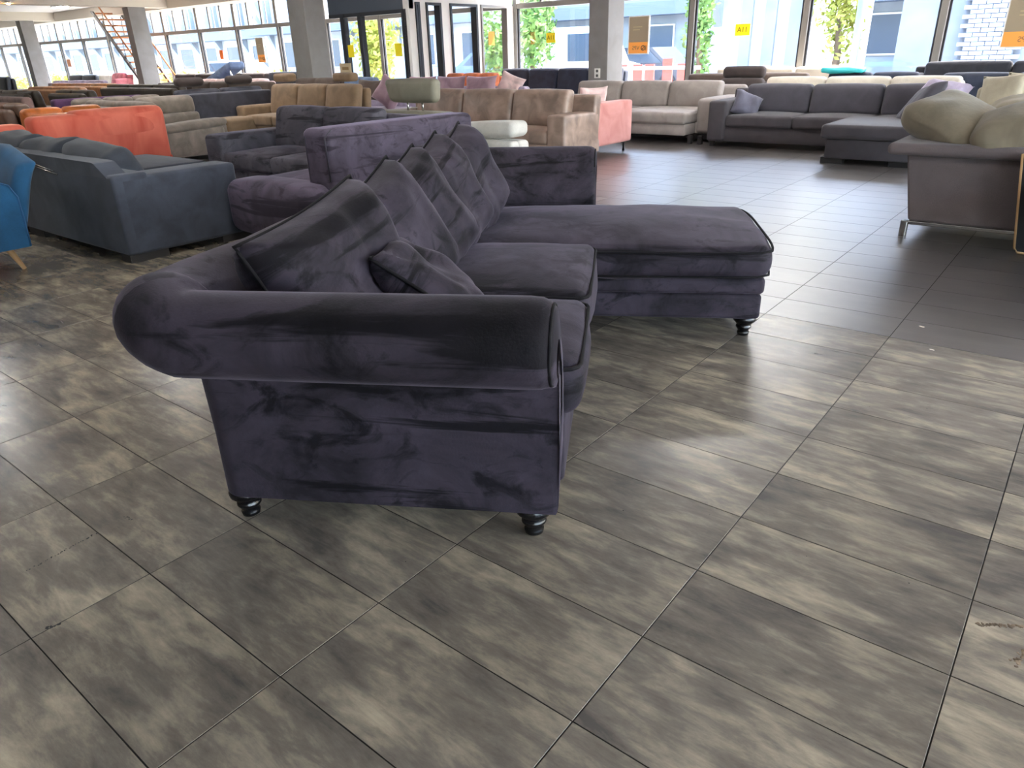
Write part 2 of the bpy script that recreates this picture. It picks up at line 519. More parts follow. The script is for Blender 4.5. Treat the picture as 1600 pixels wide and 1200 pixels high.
# ------------------------------------------------------------------ walls (the sides the photo does not show have windows as well)
def wall_windows(name, label, along, fixed, a, b, thick):
    """a low sill, a header and posts; along = 'x' or 'y'"""
    parts = []
    def bx(p, q, z0, z1):
        parts.append(box(p, q, fixed, fixed + thick, z0, z1) if along == 'x' else box(fixed, fixed + thick, p, q, z0, z1))
    bx(a, b, 0, 0.12); bx(a, b, 2.95, ZC)
    k = a
    while k < b - 0.1:
        bx(k, k + 0.10, 0.12, 2.95); k += 3.0
    o = obj(name, join(*parts), M_WHITE, smooth=False)
    tag(o, label, kind='structure')
    pane = box(a, b, fixed + thick * .45, fixed + thick * .55, 0.12, 2.95) if along == 'x' else box(fixed + thick * .45, fixed + thick * .55, a, b, 0.12, 2.95)
    obj('pane', pane, M_PANE, o, smooth=False)
o = obj('wall_front', box(XL, XR, YF - .2, YF, 0, ZC), plain('warm_grey_wall', (150, 146, 140), 0.8), smooth=False)
tag(o, 'plain warm grey wall behind the camera', kind='structure')
wall_windows('wall_right', 'window wall closing the showroom on the right', 'y', XR, YF, YB, 0.2)
o = obj('wall_left', box(XL - 0.2, XL, YF, YB + .2, 0, ZC), M_WHITE, smooth=False)
tag(o, 'plain pale wall at the far left end', kind='structure')

# back window wall
edges_r = [-10.17, -7.97, -5.77, -3.57, -1.37, 0.83, 3.03, 5.23, 7.43]
edges_l = [-45.9 + 2.22 * k for k in range(13)]
edges_l = [x for x in edges_l if x < -19.3] + [-19.26]
edges_m = [-19.26, -17.0, -14.75, -12.45, -10.17]
wn_count = 0
def window(x0, x1, label, upper=True, mul=0.055):
    global wn_count
    wn_count += 1
    t = empty('window_%d' % wn_count, ((x0 + x1) / 2, YB, 0))
    tag(t, label, kind='structure')
    w = (x1 - x0) / 2
    obj('mullion', sbox(-w - mul, -w + mul, -0.06, 0.08, 0.0, 2.95, 0.01, segs=1, inner=0), M_FRAME, t, smooth=False)
    obj('transom_rail', sbox(-w + mul, w - mul, -0.05, 0.07, 2.19, 2.30, 0.01, segs=1, inner=0), M_FRAME, t, smooth=False)
    obj('sill', sbox(-w + mul, w - mul, -0.07, 0.08, 0.0, 0.35, 0.01, segs=1, inner=0), M_FRAME, t, smooth=False)
    obj('glazing_bead', join(box(-w + mul, -w + mul + .035, -0.02, 0.03, 0.35, 2.19), box(w - mul - .035, w - mul, -0.02, 0.03, 0.35, 2.19),
                             box(-w + mul + .035, w - mul - .035, -0.02, 0.03, 0.35, .385)), M_FRAME_D, t, smooth=False)
    obj('pane', box(-w + mul + .03, w - mul - .03, 0.0, 0.008, 0.38, 2.2), M_PANE, t, smooth=False)
    if upper:
        k = 3
        pw = (2 * w - 2 * mul) / k
        for i in range(k):
            a = -w + mul + pw * i
            obj('upper_pane', box(a + 0.03, a + pw - 0.03, 0.0, 0.008, 2.30, 2.95), M_PANE, t, smooth=False)
            obj('fin', box(a + pw - 0.06, a + pw + 0.0, -0.03, 0.05, 2.30, 2.95), M_FIN, t, smooth=False)
            obj('blind_slat', box(a + 0.16, a + 0.185, 0.02, 0.045, 2.30, 2.95), M_FRAME, t, smooth=False)
    return t
names_r = ['window bay left of the column with the socket', 'window bay partly behind the column with the socket', 'window bay showing the red and white barrier outside',
           'window bay with a yellow number sheet above the dark headrest chair', 'window bay showing a pale lamp post outside', 'rightmost window bay in the photo, with an orange and grey poster',
           'window bay beyond the right edge of the photo', 'last window bay towards the right wall']
for k in range(len(edges_r) - 1):
    window(edges_r[k], edges_r[k + 1], names_r[k])
for k in range(len(edges_l) - 1):
    m = len(edges_l) - 2 - k
    window(edges_l[k], edges_l[k + 1], 'tall window bay on the left with fins above its rail, number %d left of the brown-sided column' % (m + 1))
for k in range(len(edges_m) - 1):
    window(edges_m[k], edges_m[k + 1], ['window bay just left of the brown-sided column', 'window bay hidden behind the entrance column',
                                        'outer glass of the entrance lobby, left half', 'outer glass of the entrance lobby, right half'][k], upper=False)

# entrance lobby: dark doors facing the room, white side wall with narrow windows
lob = empty('wall_entrance', (-11.5, 10.65, 0))
tag(lob, 'entrance lobby front with dark header, dark posts and glass', kind='structure')
M_HEAD = plain('slate_header', (66, 74, 84), 0.5)
def lo(name, b, m): return obj(name, (([(x + 11.5, y - 10.65, z) for x, y, z in b[0]]), b[1]), m, lob, smooth=False)
lo('header_panel', box(-12.67, -10.2, 10.62, 10.74, 2.13, 2.95), M_HEAD)
for a, b in ((-12.30, -12.18), (-11.74, -11.64), (-10.42, -10.28)):
    lo('door_post', box(a, b, 10.60, 10.72, 0, 2.13), M_FRAME_D)
lo('door_rail', box(-12.67, -10.28, 10.61, 10.71, 2.06, 2.13), M_FRAME_D)
lo('door_rail', box(-12.67, -10.28, 10.61, 10.71, 0, 0.12), M_FRAME_D)
for a, b in ((-12.66, -12.30), (-12.18, -11.74), (-11.64, -10.42)):
    lo('pane', box(a, b, 10.655, 10.663, 0.12, 2.06), M_PANE)
lo('door_handle', join(tube([(-11.69, 10.57, 0.95), (-11.69, 10.57, 1.35)], 0.014)), M_CHROME)
side = empty('wall_lobby_side', (-10.2, 12.3, 0))
tag(side, 'white side wall of the entrance lobby with narrow dark-framed windows', kind='structure')
def sd(name, b, m): return obj(name, (([(x + 10.2, y - 12.3, z) for x, y, z in b[0]]), b[1]), m, side, smooth=False)
opens = [(10.78, 10.9, M_FRAME_D), (11.08, 11.52, M_FRAME_D), (11.79, 12.66, M_FRAME_D), (12.78, 13.72, M_FRAME)]
sd('wall_header', box(-10.35, -10.2, 10.6, 13.9, 2.25, 2.95), M_WHITE)
y = 10.6
for a, b, fm in opens:
    sd('wall_panel', box(-10.35, -10.2, y, a, 0, 2.25), M_WHITE)
    y = b
    for p, q in ((a, a + .05), (b - .06, b)):
        sd('window_frame', box(-10.33, -10.17, p, q, 0.05, 2.25), fm)
    sd('window_frame', box(-10.33, -10.17, a + .05, b - .06, 2.2, 2.25), fm)
    sd('pane', box(-10.29, -10.282, a + .04, b - .05, 0.06, 2.2), M_PANE)
sd('wall_panel', box(-10.35, -10.2, y, 13.94, 0, 2.25), M_WHITE)

# spotlight on the lobby header
sp = empty('spotlight', (-12.2, 10.5, 2.62))
tag(sp, 'small white spotlight at the dark entrance header', 'spotlight')
obj('lamp_head', lathe([(0.03, 0), (0.045, 0.02), (0.05, 0.16), (0.035, 0.18)], 14), M_WHITE, sp, rot=(0.9, 0.3, 0))
obj('bracket', tube([(0, 0, 0.1), (0, 0.03, 0.33)], 0.012), M_WHITE, sp)

# warm downlight on the beam at the top left
wl = empty('downlight', (-24.2, 8.6, 2.98))
tag(wl, 'small warm downlight beside the beam at the top left', 'downlight')
obj('downlight_ring', lathe([(0.06, 0.0), (0.08, -0.02), (0.08, 0.27), (0.06, 0.27)], 16), M_WHITE, wl)
obj('bulb', lathe([(0.03, 0.0), (0.05, -0.02), (0.04, -0.05), (0.01, -0.06)], 12), emit('warm_bulb', (1.0, 0.5, 0.12), 260.0), wl)

# ------------------------------------------------------------------ open staircase behind the column
M_TREAD = mottled('stair_wood', (150, 92, 48), (190, 126, 74), scale=8, rough=0.5)
st = empty('staircase', (-26.2, 13.2, 0))
tag(st, 'open steel staircase with orange-brown wooden treads by the windows', 'staircase')
dx, dz = -2.03, 1.92
def on(t, y, up=0): return Vector((0.05 + dx * t, y, 0.93 + dz * t + up))
for y in (-0.5, 0.5):
    a, b = on(-0.48, y), on(1.1, y)
    poly = [(a.x, a.z), (a.x + .16, a.z), (b.x + .16, b.z), (b.x, b.z)]
    obj('stringer', prism(poly, y - 0.03, y + 0.03), plain('stair_steel', (98, 94, 90), 0.5) if 'stair_steel' not in MATS else MATS['stair_steel'], st, smooth=False)
    obj('handrail', tube([tuple(on(-0.45, y, 0.75)), tuple(on(0.5, y, 0.75)), tuple(on(1.0, y, 0.75))], 0.03), M_TREAD, st)
    for q in (-0.3, 0.2, 0.7):
        obj('baluster', tube([tuple(on(q, y, 0.05)), tuple(on(q, y, 0.75))], 0.014), MATS['stair_steel'], st)
for k in range(15):
    p = on(-0.42 + k * 0.105, 0)
    obj('tread', box(p.x - 0.02, p.x + 0.22, -0.47, 0.47, p.z, p.z + 0.045), M_TREAD, st, smooth=False)

# ------------------------------------------------------------------ sheets and posters on the glass
M_YEL = plain('yellow_paper', (250, 226, 20), 0.7)
M_ORG = plain('orange_paper', (250, 120, 30), 0.7)
M_POST = plain('poster_taupe', (150, 136, 112), 0.6)
M_POSTO = plain('poster_orange', (244, 160, 70), 0.6)
M_PRINT = plain('print_dark', (120, 96, 70), 0.7)
M_PRINTY = plain('print_black', (120, 96, 10), 0.7)

def text(name, body, size, mat, parent, loc, rot, mirror=False):
    cu = bpy.data.curves.new(name, 'FONT')
    cu.body = body; cu.size = size; cu.align_x = 'CENTER'; cu.align_y = 'CENTER'; cu.extrude = 0.0005
    tmp = bpy.data.objects.new('tmp_text', cu); COL.objects.link(tmp)
    dg = bpy.context.evaluated_depsgraph_get()
    me = bpy.data.meshes.new_from_object(tmp.evaluated_get(dg))
    bpy.data.objects.remove(tmp)
    if mirror:
        for v in me.vertices: v.co.x *= -1
        me.flip_normals()
    me.materials.clear(); me.materials.append(mat)
    return link(name, me, None, parent, loc, rot)

FACE = (math.pi / 2, 0, 0)
def sheet(x, z, w, h, mat, label, body=None, y=13.985):
    t = empty('paper_sheet', (x, y, z))
    tag(t, label, 'paper sheet', 'coloured sheets taped to the glass')
    obj('paper', box(-w / 2, w / 2, -0.002, 0.0, -h / 2, h / 2), mat, t, smooth=False)
    if body:
        text('print', body, h * 0.62, M_PRINTY, t, (0, -0.004, 0), FACE, mirror=True)
    return t
sheet(-4.73, 1.556, 0.29, 0.20, M_YEL, 'yellow sheet numbered 11A on the glass above the dark headrest chair', '11A')
sheet(-9.18, 1.566, 0.25, 0.20, M_YEL, 'yellow number sheet on the pane left of the socket column', '11A')
sheet(-22.6, 1.50, 0.20, 0.27, M_ORG, 'orange sheet on the pane above the tilted blue backrest')
sheet(-34.4, 1.42, 0.36, 0.30, plain('faded_orange_paper', (240, 170, 130), 0.7), 'faded orange sheet on the pane beside the leftmost column')
t = sheet(0, 0, 0.20, 0.27, M_ORG, 'orange sheet on the narrow lobby side window'); t.location = (-10.278, 13.22, 1.59); t.rotation_euler = (0, 0, math.pi / 2)
sheet(-12.03, 1.41, 0.19, 0.24, M_YEL, 'yellow sheet on the narrow glass door panel', y=10.59)
sheet(-10.56, 1.40, 0.20, 0.24, M_YEL, 'yellow sheet on the wide glass panel of the entrance', y=10.59)

def poster(x, z, w, h, label):
    t = empty('poster', (x, 13.98, z))
    tag(t, label, 'poster', 'posters taped to the windows')
    obj('poster_border', box(-w / 2 - .02, w / 2 + .02, -0.002, 0.0, -h / 2 - .02, h / 2 + .02), M_WHITE, t, smooth=False)
    obj('poster_upper', box(-w / 2, w / 2, -0.004, -0.002, -h / 2 + h * .31, h / 2), M_POST, t, smooth=False)
    obj('poster_lower', box(-w / 2, w / 2, -0.004, -0.002, -h / 2, -h / 2 + h * .31), M_POSTO, t, smooth=False)
    text('poster_lettering', 'VPS', h * 0.16, M_PRINT, t, (-w * 0.12, -0.0055, -h * 0.355), FACE, mirror=True)
    ring = [(w * 0.27 + math.cos(a) * h * .065, -0.0055, -h * .355 + math.sin(a) * h * .065) for a in [2 * math.pi * k / 20 for k in range(20)]]
    obj('poster_emblem', join(tube(ring, h * .013, True, 4), tube([(w * .22, -.0055, -h * .36), (w * .27, -.0055, -h * .39), (w * .32, -.0055, -h * .32)], h * .012, False, 4),
                              tube([(w * .42, -.0055, -h * .42), (w * .42, -.0055, -h * .29)], h * .012, False, 4)), M_PRINT, t)
    for k, zz in enumerate((.22, .14)):
        obj('poster_line', box(-w * .3, w * .18 - k * .05, -0.005, -0.004, h * zz, h * zz + .012), plain('poster_line_ink', (190, 172, 130), .7) if 'poster_line_ink' not in MATS else MATS['poster_line_ink'], t, smooth=False)
poster(-6.95, 1.54, 0.44, 0.68, 'taupe and orange poster on the pane right of the socket column')
poster(-0.10, 1.49, 0.76, 0.68, 'taupe and orange poster on the pane at the right edge of the photo')
poster(-20.35, 1.58, 0.36, 0.68, 'narrow taupe poster on the pane above the tan headrest sofa')
# ------------------------------------------------------------------ outside: street, facades, trees, cars
ground = obj('ground', box(-110, 60, YB + 0.2, 70, -0.3, -0.12), mottled('asphalt', (166, 164, 160), (188, 186, 182), scale=0.6, rough=0.9), smooth=False)
tag(ground, 'sunlit pale asphalt and paving outside the windows', kind='structure')
gf = obj('ground_front', box(-110, 60, -60, YF - 0.2, -0.3, -0.12), MATS['asphalt'], smooth=False)
tag(gf, 'pale paving on the street side behind the camera', kind='structure')
gr = obj('ground_right', box(XR + 0.2, 60, YF - .2, YB + .2, -0.3, -0.12), MATS['asphalt'], smooth=False)
tag(gr, 'pale paving beside the right wall', kind='structure')

M_FAC = mottled('facade_pale', (170, 178, 182), (192, 198, 201), scale=0.8, rough=0.85)
M_FAC2 = mottled('facade_grey', (132, 140, 146), (152, 159, 164), scale=0.8, rough=0.85)
M_FACD = plain('facade_window', (66, 80, 94), 0.25)
M_BRICKW = plain('white_brick', (168, 176, 188), 0.85)
M_CANOPY = plain('canopy_slate', (104, 114, 126), 0.7)

def facade(x0, x1, y, h, label, fins=True, canopy=True, mat=M_FAC, windows=True):
    t = empty('building', ((x0 + x1) / 2, y, -0.12))
    tag(t, label, 'building', 'buildings across the street')
    w = (x1 - x0) / 2
    obj('wall', box(-w, w, 0, 6, 0, h), mat, t, smooth=False)
    obj('roof_edge', box(-w - .2, w + .2, -0.35, 6, h, h + 0.4), M_WHITE, t, smooth=False)
    k = int(2 * w / 3.0)
    fin_me = None
    for i in range(k):
        xx = -w + (i + 0.5) * 2 * w / k
        if fins:  # triangular fins invented to throw diagonal shadows down the facade
            f = obj('shadow_fin', prism([(-1.7, h), (-1.7, h - .5), (0, 1.9), (0, h)], -0.12, 0.12, 'x'), M_FAC2, t, smooth=False) if fin_me is None else link('shadow_fin', fin_me, None, t)
            fin_me = f.data
            f.location = (xx - 0.9, 0, 0)
        if not windows:
            for q in (-.2, .45, 1.1):
                obj('pilaster', box(xx + q, xx + q + .3, -.1, .02, 0, h), M_FAC2, t, smooth=False)
            continue
        wd = obj('facade_window', box(xx - 0.2, xx + 1.5, -0.05, 0.03, 1.0, 2.3), M_FACD, t, smooth=False)
        obj('window_frame', join(box(xx - .26, xx - .2, -.08, .02, .94, 2.36), box(xx + 1.5, xx + 1.56, -.08, .02, .94, 2.36), box(xx - .2, xx + 1.5, -.08, .02, 2.3, 2.36), box(xx - .2, xx + 1.5, -.08, .02, .94, 1.0)), M_WHITE, wd, smooth=False)
    if canopy:
        obj('canopy', box(-w, w, -1.2, 0, 2.7, 3.2), M_CANOPY, t, smooth=False)
    return t
facade(-95, -40, 30, 5.0, 'long pale building across the street, seen through the left windows')
facade(-39, -21.5, 27, 6.5, 'pale building with added shadow-casting fins across the street, behind the entrance')
facade(-21, 14, 31, 7.5, 'long grey building far behind the barrier, seen right of the socket column', fins=False, mat=M_FAC2)
facade(-8.8, -5.6, 20.5, 4.6, 'narrow pale concrete building seen above the dark headrest chair', canopy=False, windows=False)
facade(1.2, 16, 21, 4.6, 'building beyond the right edge of the windows', canopy=False)

t = empty('building', (-1.3, 19.2, -0.12))
tag(t, 'white brick pier and grey wall seen through the rightmost window', 'building', 'buildings across the street')
obj('wall', box(-1.9, 1.8, 0.25, 3, 0, 4.6), M_FAC2, t, smooth=False)
for r_ in range(44):
    zz = r_ * 0.09
    for c_ in range(4):
        xx = -0.62 + c_ * 0.27 + (0.135 if r_ % 2 else 0)
        obj('brick', box(xx, xx + 0.255, 0.0, 0.26, zz, zz + 0.078), M_BRICKW, t, smooth=False) if (r_ == 0 and c_ == 0) else None
_bm = [c for c in t.children if c.name.startswith('brick')][0]
for r_ in range(44):
    for c_ in range(4):
        if r_ == 0 and c_ == 0: continue
        o = link('brick', _bm.data, None, t)
        o.location = (c_ * 0.27 + (0.135 if r_ % 2 else 0), 0, r_ * 0.09)

M_LEAF = [mottled('leaf_yellow_green', (122, 134, 50), (176, 176, 88), scale=3, rough=0.7),
          mottled('leaf_green', (70, 110, 50), (126, 158, 84), scale=3, rough=0.7)]
M_BARK = plain('bark', (104, 88, 70), 0.9)
def tree(x, y, zc, rx, rz, label, leaf, nleaf=1100, size=0.13, trunk=True, group='trees and shrubs outside'):
    t = empty('tree' if trunk else 'shrub', (x, y, -0.12))
    tag(t, label, 'tree' if trunk else 'shrub', group)
    rnd = random.Random(int((x + 100) * 77 + y * 13))
    V, F = [], []
    blobs = [(rnd.uniform(-.5, .5) * rx, rnd.uniform(-.5, .5) * rx, zc + rnd.uniform(-.55, .55) * rz, rnd.uniform(.45, .7)) for _ in range(9)]
    for _ in range(nleaf):
        bx_, by_, bz_, br = rnd.choice(blobs)
        d = Vector((rnd.gauss(0, 1), rnd.gauss(0, 1), rnd.gauss(0, 1))).normalized() * (rnd.random() ** 0.4)
        c = Vector((bx_ + d.x * rx * br, by_ + d.y * rx * br, max(0.02, bz_ + d.z * rz * br)))
        a = Vector((rnd.gauss(0, 1), rnd.gauss(0, 1), rnd.gauss(0, 1))).normalized()
        b = a.orthogonal().normalized() * size * rnd.uniform(.5, 1)
        a = a * size * rnd.uniform(.6, 1.2)
        i = len(V)
        V += [tuple(c - a), tuple(c + b * .6), tuple(c + a), tuple(c - b * .6)]
        F.append((i, i + 1, i + 2, i + 3))
    obj('foliage', (V, F), M_LEAF[leaf], t, smooth=False)
    if trunk:
        obj('trunk', tube([(0, 0, 0), (0.05, 0.03, zc * .5), (-0.04, 0, zc)], [0.12, 0.09, 0.05], seg=8), M_BARK, t)
    else:
        obj('stem', join(*[tube([(0, 0, 0), (a * rx * .3, .02, zc * .8)], [0.025, 0.01], seg=5) for a in (-1, 0, 1)]), M_BARK, t)
tree(-19.5, 18, 1.7, 1.1, 1.6, 'yellow-green tree outside the entrance doors', 0, 1700, 0.12)
tree(-4.7, 20, 2.2, 0.75, 1.7, 'sunlit tree beside the pale lamp post', 0, 1200, 0.10)
tree(-7.6, 18.3, 1.8, 0.45, 1.7, 'slim green tree at the edge of the pane with the yellow sheet', 1, 800, 0.10)
tree(-12.0, 17.0, 1.7, 0.7, 1.7, 'green tree seen through the pane left of the socket column', 1, 1100, 0.11)
tree(-13.8, 17.6, 1.6, 0.6, 1.5, 'green tree behind the lobby side window with the orange sheet', 1, 800, 0.11)
tree(-17.0, 23.0, 1.5, 0.9, 1.0, 'clipped yellowish hedge behind the lobby windows', 0, 800, 0.12, False)
for k, x in enumerate((-44, -40, -36, -32, -28.5, -25.2, -22.2)):
    tree(x, 16.2 + 0.3 * (k % 2), 0.62, 1.6, 0.45, ['low yellow-green shrub outside at the very left edge', 'low yellow-green shrub outside, just left of the leftmost column', 'low yellow-green shrub outside, just right of the leftmost column', 'low yellow-green shrub outside, midway between the two left columns', 'low yellow-green shrub outside, seen beneath the staircase', 'low yellow-green shrub outside, just right of the staircase column', 'low yellow-green shrub outside, below the narrow taupe poster'][k], 0, 900, 0.10, False)

def vehicle(x, y, rz, L, H, W, mat, label, van=False, cat='car'):
    t = empty('van' if van else 'car', (x, y, -0.12), rz)
    tag(t, label, cat, 'vehicles parked outside')
    h = L / 2
    if van:
        poly = [(-h, .35), (h, .35), (h, .85), (h - .75, 1.05), (h - 1.25, H), (-h + .05, H), (-h, H - .2)]
        win = [(h - .95, 1.1), (h - 1.32, H - .2), (h - 2.2, H - .2), (h - 2.2, 1.1)]
    else:
        poly = [(-h, .35), (h, .35), (h, .72), (h - .9, .92), (h - 1.5, H), (-h + .95, H), (-h + .2, .98), (-h, .9)]
        win = [(h - 1.08, .95), (h - 1.58, H - .1), (-h + 1.05, H - .1), (-h + .5, .98)]
    obj('body', prism(poly, -W / 2, W / 2), mat, t, smooth=False)
    for yy in (-W / 2 - .01, W / 2 + .01):
        obj('side_window', prism(win, yy - .008, yy + .008), M_FACD, t, smooth=False)
    for xx in (-h + .8, h - .85):
        for yy in (-W / 2 + .08, W / 2 - .08):
            wh = obj('wheel', lathe([(.2, -.1), (.31, -.1), (.33, -.05), (.33, .05), (.31, .1), (.2, .1)], 18), M_BLACK, t, loc=(xx, yy, .33), rot=(math.pi / 2, 0, 0))
            obj('hubcap', lathe([(.19, -.115), (.19, .115)], 12), M_CHROME, wh)
    return t
M_CARW = plain('car_white', (214, 224, 232), 0.25)
M_CARB = plain('car_blue_grey', (96, 116, 140), 0.25)
M_CARK = plain('car_dark', (64, 70, 80), 0.25)
vehicle(-13.5, 21.5, 0.2, 4.6, 2.1, 1.9, M_CARW, 'white delivery van outside, left of the socket column', True, 'van')
vehicle(-12.4, 24.5, 0, 4.2, 1.45, 1.75, M_CARK, 'dark car parked behind the red and white barrier')
vehicle(-33.5, 21.5, 0.1, 4.3, 1.45, 1.75, M_CARW, 'pale car outside, above the dark headrest sofa')
vehicle(-18.9, 24.5, 0, 4.2, 1.45, 1.75, M_CARB, 'blue-grey car seen through the lobby side window')

bar = empty('barrier', (-8.0, 17.0, -0.12))
tag(bar, 'red and white striped street barrier outside the window', 'barrier')
M_RED = plain('barrier_red', (222, 96, 86), 0.5)
for k, x in enumerate((-1.05, -0.62, -0.28, 0.22, 0.62)):
    obj('red_board', box(x - .13, x + .13, -.02, .02, 0.15, 1.05 + 0.12 * (k == 3)), M_RED, bar, smooth=False)
obj('white_bar', box(-1.3, 1.1, -.04, -.02, 0.92, 1.0), M_WHITE, bar, smooth=False)
obj('white_bar', box(-1.3, 1.1, -.04, -.02, 0.45, 0.53), M_WHITE, bar, smooth=False)
for x in (-1.2, 1.0):
    obj('barrier_foot', box(x - .05, x + .05, -.3, .3, 0, .15), M_BLACK, bar, smooth=False)

lp = empty('lamp_post', (-3.45, 17.0, -0.12))
tag(lp, 'pale street lamp post outside the right windows', 'lamp post')
obj('pole', tube([(0, 0, 0), (0, 0, 2.5), (0, 0, 5.5)], [.085, .08, .06], seg=12), plain('galvanised', (128, 146, 164), 0.4, 0.2), lp)
obj('lamp_head', sbox(-.12, .5, -.1, .1, 5.5, 5.62, .04), M_WHITE, lp)
# ------------------------------------------------------------------ upholstery builders
def pillow_vf(w, h, t, seed=0, wrinkle=0.012, n=18, ear=0.10, sag=0.0):
    """knife-edge scatter cushion standing in the xz plane, centre at its middle"""
    V, F = [], []
    def side(sg):
        grid = []
        for i in range(n + 1):
            row = []
            a = -1 + 2 * i / n
            for j in range(n + 1):
                b = -1 + 2 * j / n
                # edges draw in between the corner ears
                x = w / 2 * a * (1 - ear * (1 - b * b) * abs(a))
                z = h / 2 * b * (1 - ear * (1 - a * a) * abs(b))
                e = max(0.0, (1 - a ** 4) * (1 - b ** 4))
                y = sg * t / 2 * e ** 0.45
                if wrinkle and e > 0:
                    q = Vector((x * 5 + seed, z * 5 - seed, sg * 2.0))
                    y += sg * wrinkle * 2.2 * noise.noise(q) * min(1, e * 2)
                    q2 = Vector((x * 13 + seed * 2, z * 4.0, sg * 3.0 + seed))
                    y += sg * wrinkle * 1.2 * noise.noise(q2) * min(1, e * 3)
                    # folds running in from the corners
                    rr = math.hypot(1 - abs(a), 1 - abs(b)); an = math.atan2(1 - abs(b), 1 - abs(a) + 1e-4)
                    y += sg * wrinkle * 0.9 * math.sin(an * 9 + seed) * math.exp(-rr * 2.2) * min(1, e * 4)
                z -= sag * (1 - b) * 0.5 * (1 - a * a) * 0
                row.append(len(V)); V.append((x, y, z))
            grid.append(row)
        return grid
    g1, g2 = side(-1), side(1)
    for i in range(n):
        for j in range(n):
            F.append((g1[i][j], g1[i + 1][j], g1[i + 1][j + 1], g1[i][j + 1]))
            F.append((g2[i][j], g2[i][j + 1], g2[i + 1][j + 1], g2[i + 1][j]))
    ring = [g1[i][0] for i in range(n)] + [g1[n][j] for j in range(n)] + [g1[i][n] for i in range(n, 0, -1)] + [g1[0][j] for j in range(n, 0, -1)]
    edge = [V[k] for k in ring]
    return V, F, edge

def pillow(name, label, loc, rot, w, h, t, mat, pipe=None, group=None, seed=0, wrinkle=0.012, n=18, ear=0.10, cat='cushion', prad=0.006, parent=None, bend=None):
    V, F, E_ = pillow_vf(w, h, t, seed, wrinkle, n, ear)
    if bend:
        V = [bend(*p) for p in V]; E_ = [bend(*p) for p in E_]
    me = mesh(name, V, F, mat, True)
    import bmesh
    bm = bmesh.new(); bm.from_mesh(me); bmesh.ops.remove_doubles(bm, verts=bm.verts, dist=1e-5); bm.to_mesh(me); bm.free()
    o = link(name, me, None, parent, loc, rot)
    if label: tag(o, label, cat, group)
    if pipe:
        obj('piping', tube(E_, prad, True, 6), pipe, o)
    return o

def legs_block(t, pts, h, mat, w=0.06):
    for x, y in pts:
        obj('leg', sbox(x - w / 2, x + w / 2, y - w / 2, y + w / 2, 0, h, 0.006, segs=1, inner=0), mat, t, smooth=False)

